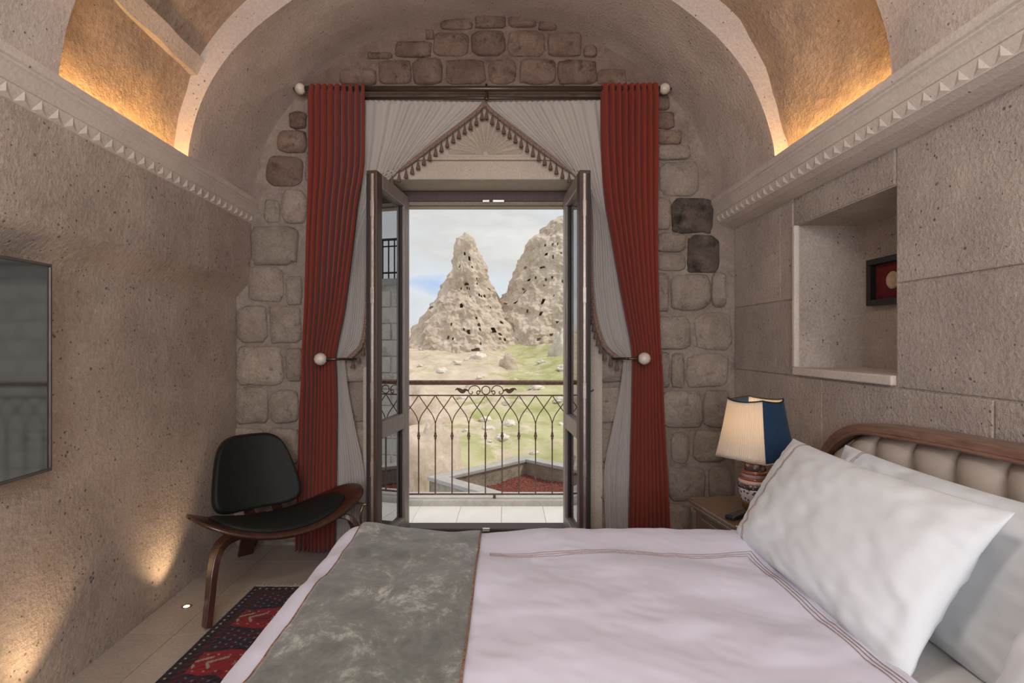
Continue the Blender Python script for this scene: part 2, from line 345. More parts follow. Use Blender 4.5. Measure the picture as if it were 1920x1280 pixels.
# tooth: three-sided raised wedge (points outwards, local d axis = +x)
tp_ = .068
tooth = MB().add([(.001, .002, .002), (.001, tp_-.002, .002), (.013, tp_*.5, .047), (.0125, tp_*.5, .017)], [(0, 1, 3), (1, 2, 3), (2, 0, 3), (0, 2, 1)])
tmesh = None
for sgn in (1, -1):
    for k in range(42):
        y = .62+k*tp_
        if tmesh is None: o = tooth.build('zigzag_tooth', M['cornice'], co); tmesh = o.data
        else: o = link(bpy.data.objects.new('zigzag_tooth', tmesh), co if sgn > 0 else cr)
        o.location = ((XL(y)+.0985) if sgn > 0 else XR-.012-.0985, y, 2.0635); o.scale = (sgn, 1, 1)
# vault: arch ribs + recessed bays
ZS = 2.19
def arcp(Y, off, boff, th):
    xl = -1.625+.04*(YB-Y)-off; xr = CXR+.01+off
    a = (xr-xl)/2; cx = (xr+xl)/2; b = 1.09+.11*max(0, min(1, (Y-2.7)/.77))+boff
    p = 1.95
    c, s = math.cos(th), math.sin(th)
    return cx-a*math.copysign(abs(c)**(2/p), c), ZS+b*abs(s)**(2/p)
NA = 64
ceiling = tag(empty('ceiling'), kind='structure')
def vault_strip(Ys, off, boff, wob=0):
    mb = MB(); V = []; Fc = []
    for Y in Ys:
        for i in range(NA+1):
            x, z = arcp(Y, off, boff, PI*i/NA)
            if wob:
                q = noise.noise(Vector((x*2.2, Y*2.2, z*2.2)))*wob+noise.noise(Vector((x*7, Y*7, z*7)))*wob*.4
                x += q*math.copysign(min(1, abs(x)), x); z += q*.6
            V.append((x, Y, z))
    n = NA+1
    for j in range(len(Ys)-1):
        for i in range(NA): Fc.append([j*n+i, (j+1)*n+i, (j+1)*n+i+1, j*n+i+1])
    return mb.add(V, Fc)
def rib(y0, y1):
    mb = vault_strip([y0+(y1-y0)*k/10 for k in range(11)], 0, 0, .010)
    for Y in (y0, y1):     # side faces
        V = []
        for i in range(NA+1):
            x, z = arcp(Y, 0, 0, PI*i/NA); q = noise.noise(Vector((x*2.2, Y*2.2, z*2.2)))*.010+noise.noise(Vector((x*7, Y*7, z*7)))*.004
            V.append((x+q*math.copysign(min(1, abs(x)), x), Y, z+q*.6)); x2, z2 = arcp(Y, .30, .45, PI*i/NA); V.append((x2, Y, z2))
        mb.add(V, [[2*i, 2*i+1, 2*i+3, 2*i+2] for i in range(NA)])
    return mb.build('arch_rib', M['vault'], ceiling, smooth=False)
for a, b in ((2.70, 3.50), (1.08, 1.88), (-.54, .26), (-2.5, -1.36)): rib(a, b)
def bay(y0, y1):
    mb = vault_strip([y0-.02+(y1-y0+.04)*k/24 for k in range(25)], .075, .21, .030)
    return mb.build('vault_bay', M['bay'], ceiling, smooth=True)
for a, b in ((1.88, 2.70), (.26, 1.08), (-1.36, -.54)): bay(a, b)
def bay_band(y0, y1, th0, th1, side):
    mb = MB(); V = []; K = 6; ys = [y0+(y1-y0)*k/16 for k in range(17)]; Fc = []
    for Y in ys:
        for i in range(K+1):
            th = th0+(th1-th0)*i/K; lift = -.022 if 0 < i < K else .03
            x, z = arcp(Y, .075+lift, .21+lift, th if side < 0 else PI-th)
            q = noise.noise(Vector((x*9, Y*9, z*9)))*.004; V.append((x+q, Y, z+q))
    for j in range(16):
        for i in range(K): Fc.append([j*(K+1)+i, j*(K+1)+i+1, (j+1)*(K+1)+i+1, (j+1)*(K+1)+i])
    return mb.add(V, Fc).build('vault_band', M['vault'], ceiling)
bay_band(1.87, 2.72, .35, .44, -1)
# LED strips lying in the cornice trough of the bays
for a, b in ((1.92, 2.66), (.30, 1.04)):
    o = MB().add([(XL(a)+.100, a, 2.177), (XL(a)+.114, a, 2.177), (XL(b)+.114, b, 2.177), (XL(b)+.100, b, 2.177), (XL(a)+.100, a, 2.183), (XL(a)+.114, a, 2.183), (XL(b)+.114, b, 2.183), (XL(b)+.100, b, 2.183)],
        [(0,3,2,1),(4,5,6,7),(0,1,5,4),(1,2,6,5),(2,3,7,6),(3,0,4,7)]).build('led_strip', M['led'])
    tag(o, 'warm LED strip hidden on the cornice '+('between chair and television' if a > 1 else 'above the television'), 'light strip', 'LED strips on the cornices')
    o = MB().box(XR-.126, XR-.112, a, b, 2.177, 2.183).build('led_strip', M['led'])
    tag(o, 'warm LED strip hidden on the cornice '+('above the wall niche' if a > 1 else 'above the headboard'), 'light strip', 'LED strips on the cornices')
# wall behind the camera; its window opening is invented for the fill light
wf = MB().box(-2.1, -1.1, YF-.3, YF, -.05, 4).box(.8, 2.0, YF-.3, YF, -.05, 4).box(-1.1, .8, YF-.3, YF, -.05, 1.0).box(-1.1, .8, YF-.3, YF, 2.7, 4)
tag(wf.build('wall_front', M['wallL']), kind='structure')

# ------------------------------------------------------------------ back wall
DX0, DX1, DZ = -.815, .535, 2.341            # door recess in the wall face
FX0, FX1, FY = -.725, .443, 3.70             # door frame outer, depth
wb = MB().box(-2.1, DX0, YB, YO, -.05, 2.90).box(DX1, 2.0, YB, YO, -.05, 2.90).box(DX0, DX1, YB, YO, DZ, 2.90)
wall_back = tag(wb.build('wall_back', M['mortar']), kind='structure')
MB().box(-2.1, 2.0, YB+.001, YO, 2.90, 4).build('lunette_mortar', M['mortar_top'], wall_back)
def bw(u, v): return (u-CU)*S, CH-(v-CV)*S
def stone_piece(u0, v0, u1, v1, mat, sq=None):
    sq = sq or random.uniform(3.2, 6.5); u0 -= random.uniform(.5, 2.5); u1 += random.uniform(.5, 2.5); v0 -= random.uniform(.3, 2); v1 += random.uniform(.3, 2)
    x0, z1 = bw(u0, v0); x1, z0 = bw(u1, v1); cx, cz = (x0+x1)/2, (z0+z1)/2; hx, hz = (x1-x0)/2, (z1-z0)/2
    n = 24; prd = .014+.020*random.random(); sd = random.random()*50; V = []; Fc = []
    for ring, (sc_, d) in enumerate(((1.0, -.01), (.99, prd*.45), (.91, prd), (.5, prd*1.2))):
        for k in range(n):
            th = 2*PI*(k+.5)/n; c, s = math.cos(th), math.sin(th); p = 2/sq
            q = 1+.13*noise.noise(Vector((c*1.9+sd, s*1.9, ring*.12)))
            x = cx+hx*sc_*q*math.copysign(abs(c)**p, c); z = cz+hz*sc_*q*math.copysign(abs(s)**p, s)
            V.append((x, YB-d-(.010*noise.noise(Vector((x*26, z*26, sd))) if ring > 1 else 0), z))
    V.append((cx, YB-prd*1.15, cz))
    for r in range(3):
        for k in range(n): Fc.append([r*n+k, r*n+(k+1) % n, (r+1)*n+(k+1) % n, (r+1)*n+k])
    for k in range(n): Fc.append([3*n+k, 3*n+(k+1) % n, 4*n])
    return fixn(mesh('stone', V, Fc, mat, wall_back, True))
left = [(473,425,559,496),(469,501,532,565),(539,519,566,571),(447,574,500,640),(508,575,564,643),(446,651,529,722),(538,653,566,714),(444,726,502,794),(508,730,561,794),
        (436,802,496,866),(504,802,562,870),(432,874,520,940),(528,878,566,940),(430,948,486,1014),(494,948,562,1014),(497,375,525,417),(531,357,574,420),(503,293,566,349),(524,246,574,287),(545,212,576,240)]
right = [(1226,372,1257,431),(1232,438,1283,471),(1232,475,1283,508),(1230,513,1251,583),(1256,515,1330,581),(1335,511,1357,575),(1232,593,1291,655),(1304,588,1368,656),
         (1234,663,1254,724),(1259,663,1282,725),(1288,663,1363,725),(1238,733,1314,801),(1321,733,1366,800),(1259,810,1291,867),(1302,806,1357,864),(1251,876,1321,937),(1329,876,1368,933),(1247,944,1288,1008),(1295,944,1365,1008),
         (1236,305,1308,367),(1230,275,1290,300),(1232,246,1276,271),(1230,210,1262,242),(1232,180,1252,206)]
top = [(826,40,886,56),(893,31,948,52),(954,33,1004,52),(742,80,808,107),(816,62,878,105),(884,60,946,105),(953,59,1020,106),(1027,66,1090,107),(1011,46,1042,57),(800,58,812,74),(1096,90,1118,108),(712,115,770,158),(776,113,828,159),(835,114,909,158),
       (916,114,968,158),(975,114,1041,158),(1047,114,1117,158),(1123,132,1172,158),(640,132,704,159),(690,100,735,110)]
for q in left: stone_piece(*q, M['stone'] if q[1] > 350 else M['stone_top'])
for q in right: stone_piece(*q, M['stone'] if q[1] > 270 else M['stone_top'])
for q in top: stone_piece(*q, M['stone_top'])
stone_piece(1261, 373, 1334, 437, M['stone_dark'], 7); stone_piece(1290, 443, 1347, 510, M['stone_dark'])
# courses behind the curtains and above the rod, out of sight from the front
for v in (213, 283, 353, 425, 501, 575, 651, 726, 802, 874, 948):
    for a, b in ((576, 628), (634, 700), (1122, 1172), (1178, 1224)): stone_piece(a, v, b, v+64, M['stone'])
# carved stone surround of the door
sur = tag(empty('trim_3'), 'smooth carved stone door surround with a shell motif', kind='structure')
MB().box(DX0-.10, DX0+.004, YB-.035, YB+.232, 0, DZ-.004).build('jamb', M['surround'], sur, bevel=.006)
MB().box(DX1-.004, DX1+.075, YB-.035, YB+.232, 0, DZ-.004).build('jamb', M['surround'], sur, bevel=.006)
MB().box(DX0-.10, DX1+.075, YB-.035, YB+.232, DZ-.004, DZ+.115).build('lintel', M['surround'], sur, bevel=.006)
MB().box(DX0-.02, DX1, YB-.052, YB, DZ+.115, DZ+.135).build('moulding', M['surround'], sur, bevel=.006)
MB().box(DX0-.10, DX1+.075, YB-.025, YB, DZ+.135, DZ+.50).build('tympanum', M['surround'], sur, bevel=.004)
cx, cz = (911-CU)*S, DZ+.155
for k in range(15):
    th = PI*(k+.5)/15; mb = MB()
    d = Vector((math.cos(th), 0, math.sin(th))); n_ = Vector((-math.sin(th), 0, math.cos(th))); c0 = Vector((cx, YB-.025, cz))
    V = []
    for r, wv in ((.035, .003), (.13, .012), (.225, .020), (.240, .012)):
        for a, lift in ((-1, 0), (0, .020*min(1, r/.15) if r < .23 else .008), (1, 0)): V.append(c0+d*r+n_*a*wv*1.05-Vector((0, lift, 0)))
    mb.add(V, [[i*3+a, i*3+a+1, i*3+a+4, i*3+a+3] for i in range(3) for a in range(2)])
    mb.build('shell_flute', M['surround'], sur, smooth=False)
mb = MB(); mb.lathe([(.030, 0), (.028, .012), (.016, .024), (.002, .028)], n=16)
o = mb.build('shell_boss', M['surround'], sur, smooth=True); o.rotation_euler = (PI/2, 0, 0); o.location = (cx, YB-.025, cz)
MB().box(cx-.24, cx+.24, YB-.045, YB-.02, cz-.020, cz-.004).build('moulding', M['surround'], sur, bevel=.004)
# door frame
door = tag(empty('door_1'), kind='structure')
ft = .045
for nm, (a, b, c, d) in {'frame_post': (FX0, FX0+ft, -.0, DZ-.02), 'frame_post.001': (FX1-ft, FX1, 0, DZ-.02)}.items():
    MB().box(a, b, FY, FY+.075, c, d).build('frame_post', M['dwood_out'], door, bevel=.004)
MB().box(DX0, FX0, YB+.2, YO, -.02, DZ).build('reveal', M['surround'], door); MB().box(FX1, DX1, YB+.2, YO, -.02, DZ).build('reveal', M['surround'], door)
MB().box(FX0, FX1, FY, FY+.075, DZ-.075, DZ-.003).build('frame_head', M['dwood'], door, bevel=.004)
MB().box(FX0+ft, FX1-ft, FY+.012, FY+.06, DZ-.088, DZ-.072).build('frame_rebate', M['dwood_out'], door, bevel=.003)
MB().box(FX0, FX1, FY-.03, FY+.10, -.02, .035).build('door_sill', M['dwood'], door, bevel=.006)
MB().box(FX0, FX1, FY+.10, YO, -.02, .012).build('threshold_stone', M['btile'], door, bevel=.004)
MB().box(FX0, FX1, FY+.10, YO, DZ-.090, DZ+.02).build('outer_lintel', M['surround'], door, bevel=.004)
for a, w_ in ((905, 13), (924, 22)):
    p = P(a, 378, FY); MB().box(p.x, p.x+w_*.0036, FY-.010, FY+.002, DZ-.082, DZ-.066).build('latch_plate', M['steel'], door, bevel=.002)
p = P(905, 985, FY); MB().box(p.x, p.x+.05, FY-.034, FY-.02, .018, .040).build('latch_plate', M['steel'], door, bevel=.002)
# glazed leaves, opened into the room
LW, LH, LT = .585, 2.265, .066
def leaf(hx, hy, ang, mir, lab):
    e = empty('door_leaf', (hx, hy, .028), ang); tag(e, lab, 'door leaf')
    s = mir      # local x runs from hinge to free edge; thickness in y
    def bx(nm, x0, x1, z0, z1, m, y0=-LT/2, y1=LT/2, bev=.006): return MB().box(x0, x1, y0, y1, z0, z1).build(nm, m, e, bevel=bev)
    st = .085
    bx('hinge_stile', 0, st, 0, LH, M['dwood_out'])
    bx('lock_stile', LW-st, LW, 0, LH, M['dwood'])
    bx('top_rail', st, LW-st, LH-st, LH, M['dwood_out']); bx('bottom_rail', st, LW-st, 0, .11, M['dwood_out']); bx('middle_rail', st, LW-st, .70, .80, M['dwood_out'])
    for z0, z1 in ((.11, .70), (.80, LH-st)):
        bx('pane', st-.006, LW-st+.006, z0-.006, z1+.006, M['glass'], -.004, .004, 0)
        for a, b in ((st, st+.014), (LW-st-.014, LW-st)):
            bx('glazing_bead', a, b, z0, z1, M['seal'], -.016, .016, .002)
    bx('edge_seal', LW-.001, LW+.006, .02, LH-.02, M['seal'], -.022*s-.008, -.022*s+.008, .002)
    bx('edge_groove', LW-.001, LW+.003, .02, LH-.02, M['steel'], .004*s-.007, .004*s+.007, .001)
    for z in (.5, .95, 1.5, 2.0): bx('lock_plate', LW, LW+.005, z, z+.09, M['steel'], .004*s-.009, .004*s+.009, .001)
    for z in (.25, 1.1, 1.95):
        MB().lathe([(.008, 0), (.009, .004), (.009, .096), (.008, .10)], (-.006, -LT/2*s-.004, z), 10).build('hinge', M['dwood'], e, True)
    return e
la = math.atan2(3.13-3.69, -.775+.700)
lf = leaf(-.700, 3.69, la, 1, 'brown wooden glazed door leaf opened beside the black shell chair')
ra = math.atan2(3.13-3.69, .450-.418)
rf = leaf(.418, 3.69, ra, -1, 'brown wooden glazed door leaf opened towards the bedside lamp')
# floor bolt lever at the foot of the left leaf
mb = MB(); mb.tube([(LW-.03, -LT/2, .33), (LW-.03, -LT/2-.03, .33), (LW-.02, -LT/2-.10, .345), (LW-.02, -LT/2-.145, .345)], [.011, .009, .007, .006], 8)
mb.tube([(LW-.03, -LT/2-.028, .33), (LW-.02, -LT/2-.045, .28), (LW-.02, -LT/2-.04, .22)], [.011, .008, .006], 8)
mb.build('bolt_lever', M['lever'], lf, smooth=True)

# ------------------------------------------------------------------ BALCONY
bf = tag(MB().box(-2.4, 2.2, YO, 4.62, -.25, -.026).build('balcony_slab', M['grout']), kind='structure')
tl = None
for i in range(14):
    if tl is None: o = MB().box(.0015, .3285, YO+.003, 4.36, -.05, -.02).build('tile', M['btile'], bf); tl = o.data
    else: o = link(bpy.data.objects.new('tile', tl), bf)
    o.location.x = -2.35+i*.33
tag(MB().box(-2.4, 2.2, 4.36, 4.60, -.2, .03).build('balcony_curb', M['curb'], bevel=.008), kind='structure')
RY = 4.41
def rz(v): return CH-(v-CV)*RY/F
def rx(u): return (u-CU)*RY/F
rail = tag(empty('balcony_railing', (0, 0, 0)), 'brown wrought iron balcony railing with interlaced pointed arches', 'railing')
x0r, x1r = -2.3, 2.1
mb = MB(); mb.tube([(x0r, RY, rz(717)), (x1r, RY, rz(717))], .020, 12); mb.build('handrail', M['iron'], rail, True)
MB().box(x0r, x1r, RY-.006, RY+.006, rz(741)-.005, rz(741)+.005).build('top_bar', M['iron'], rail)
MB().box(x0r, x1r, RY-.008, RY+.008, rz(926)-.006, rz(926)+.006).build('bottom_bar', M['iron'], rail)
sp = 31.3*RY/F; xb = rx(785); zt = rz(797)
bal = MB().box(-.005, .005, -.005, .005, rz(926), zt)
col = MB().lathe([(.006, -.030), (.010, -.024), (.008, -.014), (.013, -.006), (.013, .006), (.008, .014), (.010, .024), (.006, .030)], n=10)
arc = MB()
aL = crv([(0, zt), (-.004, zt+.03), (-.025, zt+.085), (-.075, zt+.155), (-sp, rz(741))], 14); arc.tube([(a, 0, z) for a, z in aL], .0042, 6)
meshes = {}
for k in range(-9, 24):
    x = xb+k*sp
    if not x0r < x < x1r: continue
    for nm, b_, sx in (('baluster', bal, 1), ('arch_bar', arc, 1), ('arch_bar', arc, -1)):
        if nm not in meshes: o = b_.build(nm, M['iron'], rail); meshes[nm] = o.data
        else: o = link(bpy.data.objects.new(nm, meshes[nm]), rail)
        o.location = (x, RY, 0); o.scale.x = sx; pb = o if nm == 'baluster' else pb
    if 'c' not in meshes: o = col.build('collar', M['iron'], pb, True); meshes['c'] = o.data
    else: o = link(bpy.data.objects.new('collar', meshes['c']), pb)
    o.location = (0, 0, rz(817))
for u in (927, 600, 1250): MB().box(rx(u)-.011, rx(u)+.011, RY-.011, RY+.011, .028, rz(926)).build('foot', M['iron'], rail)
for u in (927-640, 927+640): MB().box(rx(u)-.014, rx(u)+.014, RY-.014, RY+.014, .028, rz(717)).build('post', M['iron'], rail)
# scroll ornament between the bars
zc = (rz(741)+rz(722))/2
def scroll(cx):
    o = empty('scroll_ornament'); o.parent = rail
    mb = MB(); R_ = .034
    mb.tube([(cx+R_*math.cos(2*PI*k/20), RY, zc+R_*math.sin(2*PI*k/20)) for k in range(21)], .0045, 6)
    mb.build('ring', M['iron'], o, True)
    for s in (-1, 1):
        pts = []
        for k in range(30):      # C scroll with spiral ends
            t = k/29
            pts.append((t,))
        A = [(.050, -.022), (.062, -.032), (.074, -.026), (.072, -.010), (.058, -.004), (.046, -.016), (.050, .012), (.072, .034), (.105, .036), (.130, .022), (.142, -.004), (.134, -.026), (.118, -.030), (.108, -.020), (.114, -.008)]
        mb = MB(); mb.tube([(cx+s*a, RY, zc+b) for a, b in crv(A, 48)], .0042, 6); mb.build('scroll', M['iron'], o, True)
        B = [(.140, -.008), (.165, .004), (.190, -.010), (.215, .004), (.236, .012), (.248, .002)]
        mb = MB(); mb.tube([(cx+s*a, RY, zc+b) for a, b in crv(B, 22)], [.004+.013*math.sin(PI*min(1, k/19))**1.3 if k < 20 else .005 for k in range(22)], 7); mb.build('leaf_finial', M['iron'], o, True)
for u in (911, 911-500, 911+500): scroll(rx(u))
# planter of the terrace below
A_ = Vector((-.986, 6.66)); e1 = Vector((.7071, .7071)); e2 = Vector((.7071, -.7071)); LA, LB = 1.78, 2.4
pl = tag(empty('roof_planter'), 'grey-coped stone planter filled with red gravel below the balcony', 'planter')
def wallseg(p, q, w_, z0, z1, nm, m, bev=.01):
    d = (q-p).normalized(); n_ = Vector((d.y, -d.x)); c = [p, q, q+n_*w_, p+n_*w_]
    V = [(a.x, a.y, z0) for a in c]+[(a.x, a.y, z1) for a in c]
    return MB().add(V, [(0,3,2,1),(4,5,6,7),(0,1,5,4),(1,2,6,5),(2,3,7,6),(3,0,4,7)]).build(nm, m, pl, bevel=bev)
B_ = A_+e1*LA; C_ = B_+e2*LB; D_ = A_+e2*LB
cwid = .19; ins = .02
for p, q in ((A_, B_), (B_, C_), (C_, D_), (D_, A_)):
    d = (q-p).normalized(); n_ = Vector((d.y, -d.x))
    wallseg(p+n_*ins+d*ins, q+n_*ins-d*ins, cwid-2*ins, -1.9, -.40, 'planter_wall', M['pwall'])
    wallseg(p, q-d*cwid, cwid, -.40, -.35, 'coping', M['coping'])
# gravel: heaped surface of red chips
mb = MB()
def grav(u, v):
    p = A_+e1*(.15+u*(LA-.3))+e2*(.15+v*(LB-.3)); h = -.585+.05*noise.noise(Vector((p.x*2, p.y*2, 0)))+.022*noise.noise(Vector((p.x*38, p.y*38, 0)))+.014*noise.noise(Vector((p.x*70, p.y*70, 3)))
    return Vector((p.x, p.y, h))
o = mb.grid(grav, 130, 170).build('gravel', M['gravel'], pl); tag(o, kind='stuff')

# ------------------------------------------------------------------ LANDSCAPE
gm, t, b = newmat('hillside'); L = t.links; N = t.nodes.new
c = N('ShaderNodeTexCoord')
def nz(s, d=8, rg=.6):
    n = N('ShaderNodeTexNoise'); n.inputs['Scale'].default_value = s; n.inputs['Detail'].default_value = d; n.inputs['Roughness'].default_value = rg; L.new(c.outputs['Object'], n.inputs['Vector']); return n.outputs['Fac']
def rmp(x, a, b_, c0, c1):
    r = N('ShaderNodeValToRGB'); r.color_ramp.elements[0].position = a; r.color_ramp.elements[1].position = b_; r.color_ramp.elements[0].color = (*c0, 1); r.color_ramp.elements[1].color = (*c1, 1); L.new(x, r.inputs['Fac']); return r.outputs[0]
gr = rmp(nz(.25), .35, .65, (.36, .36, .15), (.55, .53, .31)); rk = rmp(nz(.3), .3, .7, (.52, .42, .31), (.74, .63, .50))
f1 = nz(.14, 12, .74)
sx = N('ShaderNodeSeparateXYZ'); L.new(c.outputs['Object'], sx.inputs[0])
mr = N('ShaderNodeMapRange'); mr.inputs['From Min'].default_value = -9; mr.inputs['From Max'].default_value = 3; mr.inputs['To Min'].default_value = .16; mr.inputs['To Max'].default_value = -.03; L.new(sx.outputs['X'], mr.inputs['Value'])
ad_ = N('ShaderNodeMath'); ad_.operation = 'ADD'; L.new(f1, ad_.inputs[0]); L.new(mr.outputs[0], ad_.inputs[1])
fac = rmp(ad_.outputs[0], .50, .58, (0, 0, 0), (1, 1, 1))
mx = N('ShaderNodeMixRGB'); L.new(fac, mx.inputs['Fac']); L.new(gr, mx.inputs['Color1']); L.new(rk, mx.inputs['Color2']); L.new(mx.outputs[0], b.inputs['Base Color'])
b.inputs['Roughness'].default_value = 1; b.inputs['Specular IOR Level'].default_value = .1
def gz(x, y):
    base = interp([(4, -14), (9, -10.5), (20, -9.6), (40, -8.6), (70, -6.4), (100, -3.4), (140, .3), (200, 4), (400, 10)], y)[0]
    q = base+max(0, x)*.02
    am = min(1, y/60)
    q += am*(2.0*noise.noise(Vector((x*.035, y*.035, 0)))+1.1*noise.noise(Vector((x*.11, y*.11, 5)))+.7*abs(noise.noise(Vector((x*.35, y*.35, 9))))+.25*noise.noise(Vector((x*1.1, y*1.1, 2))))
    return q
def gfn(u, v):
    y = 4.7+(v**2.2)*330; wd = 14+y*.62; x = (u-.5)*2*wd
    return Vector((x, y, gz(x, y)))
hill = MB().grid(gfn, 260, 330).build('ground', gm, smooth=True); tag(hill, kind='structure')
# tuff rock
rkm = stone('tuff_rock', (.50, .40, .315), (.70, .60, .50), .2, 0, bump=1.0, fine=1.6, stain=((.40, .31, .24), .5, .60))
KR = 150.0
T1 = [(437, 868, 876), (448, 857, 888), (454, 853, 891), (474, 850, 898), (503, 844, 910), (530, 835, 917), (545, 829, 924), (556, 824, 930), (572, 806, 940), (602, 791, 958), (631, 773, 978), (660, 752, 1000), (700, 735, 1030), (760, 720, 1060)]
T2 = [(383, 1068, 1092), (395, 1052, 1104), (402, 1040, 1112), (413, 1024, 1122), (431, 1008, 1136), (441, 990, 1146), (471, 977, 1165), (500, 971, 1185), (530, 953, 1205), (543, 947, 1215), (570, 926, 1235), (600, 903, 1255), (640, 876, 1285), (700, 850, 1310), (760, 830, 1330)]
def caves(T, n, seed, v0, v1):
    rr = random.Random(seed); out = []
    for _ in range(n):
        v = rr.uniform(v0, v1); l, r = interp(T, v); f = rr.uniform(.12, .9)
        out.append((rr.uniform(-.86, .86), v, rr.uniform(.9, 2.0), rr.uniform(1.3, 2.8), rr.uniform(.5, 1.0)))
    return out
def peak(name, T, Y0, depth, cav, label, nu=340, nv=300, seed=0.0):
    k = KR/F; mb = MB(); V = []; Fc = []
    v0, v1 = T[0][0], T[-1][0]; vs = [v0+(v1-v0)*(j/(nv-1)) for j in range(nv)]
    for j, v in enumerate(vs):
        l, r = interp(T, v); cxu = (l+r)/2; hw = (r-l)/2*k; cx = (cxu-CU)*k; z = CH-(v-CV)*k
        for i in range(nu):
            th = 2*PI*i/nu if False else PI*(1.22*i/(nu-1)-.11)+PI     # front side, PI..2PI, plus a little wrap
            c_, s_ = math.cos(th), math.sin(th)
            p = Vector((cx+hw*c_, Y0+hw*depth*s_, z))
            q = Vector((p.x, p.y, p.z*.75))+Vector((seed, 0, 0))
            d = 1.3*noise.noise(q*.10)+1.1*noise.noise(q*.22)+.85*noise.noise(q*.45)-.6*abs(noise.noise(q*.8))+.30*noise.noise(q*1.3)+.14*abs(noise.noise(q*2.4))+.30*noise.noise(Vector((q.x*.25, q.y*.25, q.z*1.3)))
            d += .5*noise.noise(Vector((q.x*.9, q.y*.9, q.z*.12)))     # vertical runnels
            d *= min(1, .35+hw/9)
            out = Vector((c_, s_*1.0, 0)).normalized()
            cu_ = CU+p.x/k; hwp = (r-l)/2
            ca = 0
            for (f, cv, cw, chh, cd) in cav:
                du = (cu_-(cxu+f*hwp)); dv = v-cv
                if abs(du) < cw and abs(dv) < chh and s_ < 0:
                    if (du/cw)**2+max(0, -dv/chh)**4 < 1: ca = max(ca, cd)
            p = p+out*d
            if ca: p = p+Vector((0, ca*1.6, 0))
            p.z += .5*noise.noise(q*.6+Vector((9, 0, 0)))*min(1, hw/2)
            V.append(p)
    for j in range(nv-1):
        for i in range(nu-1): Fc.append([j*nu+i, j*nu+i+1, (j+1)*nu+i+1, (j+1)*nu+i])
    V.append(Vector(((sum(T[0][1:])/2-CU)*k, Y0+.3, CH-(v0-CV)*k+.4))); a = len(V)-1
    for i in range(nu-1): Fc.append([i+1, i, a])
    # close the far side
    V.append(Vector(((sum(T[0][1:])/2-CU)*k, Y0+6, CH-(v0-CV)*k-1.5))); top_ = len(V)-1
    for j in range(nv-1):
        Fc.append([(j+1)*nu, j*nu, top_]); Fc.append([j*nu+nu-1, (j+1)*nu+nu-1, top_])
    o = mb.add(V, Fc).build(name, rkm, smooth=False)
    tag(o, label, 'rock'); return o
c1 = [(.02, 535, 5, 2.0, 1.2), (-.1, 478, 2, 3, 1.5), (.10, 622, 2.6, 4.2, 1.3), (.52, 622, 3.2, 4, 2.2), (.25, 487, 2, 3, 1.5), (-.05, 578, 2.5, 4, 2), (-.45, 660, 3, 4.4, 1.3), (.18, 655, 7, 3, 1.2), (-.3, 668, 3, 4, 2)]+caves(T1, 34, 3, 500, 690)
c2 = [(-.55, 500, 5, 2.0, 1.2), (-.75, 565, 3, 3.5, 2), (-.42, 568, 2.4, 4.6, 2), (-.1, 556, 5, 8, .7), (-.5, 477, 2.4, 3, 1.6), (-.7, 523, 3, 2.6, 1.7), (-.4, 590, 2.4, 4, 1.6)]+caves(T2, 48, 5, 455, 640)
peak('rock_peak', T1, KR, .9, c1, 'tall pale tuff rock cone riddled with small cave openings', seed=0)
peak('rock_peak', T2, KR+9, .7, c2, 'broad craggy tuff cliff rising behind the green slope', seed=31.0)
# pale boulders and rock outcrops on the slope
bm_ = stone('boulder_rock', (.62, .56, .47), (.82, .77, .68), .4, 0, bump=.8, fine=3, rnd=.12)
pk = stone('pink_outcrop', (.52, .41, .33), (.70, .58, .48), .5, 0, bump=.7, fine=3)
def boulder(nm, u, v, wpx, hpx, mat, seed):
    # find ground depth below the pixel
    y = 8.0; best = None
    while y < 150:
        x = (u-CU)*y/F
        if CV+(CH-gz(x, y))*F/y <= v: best = y; break
        y += .4
    y = best or 120; x = (u-CU)*y/F; r = wpx*y/F/2; h = hpx*y/F
    V = []; Fc = []; n, m_ = 26, 14
    for j in range(m_+1):
        ph = -.35+(PI/2+.35)*j/m_
        for i in range(n):
            th = 2*PI*i/n; d = Vector((math.cos(ph)*math.cos(th), math.cos(ph)*math.sin(th), math.sin(ph)))
            q = 1+.42*noise.noise(d*1.7+Vector((seed, 0, 0)))+.22*noise.noise(d*4+Vector((seed, 3, 0)))+.10*noise.noise(d*10+Vector((seed, 3, 0)))
            V.append(Vector((x+d.x*r*q, y+d.y*r*q, gz(x, y)-.12*h+d.z*h*q)))
    for j in range(m_):
        for i in range(n): Fc.append([j*n+i, j*n+(i+1) % n, (j+1)*n+(i+1) % n, (j+1)*n+i])
    return mesh(nm, V, Fc, mat, None, True)
tag(boulder('rock_outcrop', 800, 905, 150, 112, pk, 3), 'large rounded pinkish rock outcrop below the railing', 'rock')
tag(boulder('rock_outcrop', 775, 790, 120, 70, pk, 7), 'rounded pinkish rock shoulder above the large outcrop', 'rock')
tag(boulder('rock_outcrop', 1050, 665, 36, 44, bm_, 11), 'white eroded rock knob beside the grassy slope', 'rock')
tag(boulder('rock_outcrop', 955, 690, 34, 28, pk, 13), 'rounded tan boulder by the footpath', 'rock')
rr = random.Random(12); used = []
for k in range(60):
    u = rr.uniform(780, 1056); v = rr.choice([rr.uniform(668, 705), rr.uniform(690, 860)])
    if v > 735 and u < 860: continue
    wd = rr.uniform(8, 28)
    if any(abs(u-a) < (wd+c_)*.62 and abs(v-b_) < 16 for a, b_, c_ in used) or (905 < u < 1005 and 650 < v < 715) or (u > 1020 and v < 690): continue
    used.append((u, v, wd))
    tag(boulder('boulder', u, v, wd, wd*rr.uniform(.22, .42), bm_, k*1.7), 'whitish boulder scattered on the green hillside', 'boulder', 'boulders on the hillside')
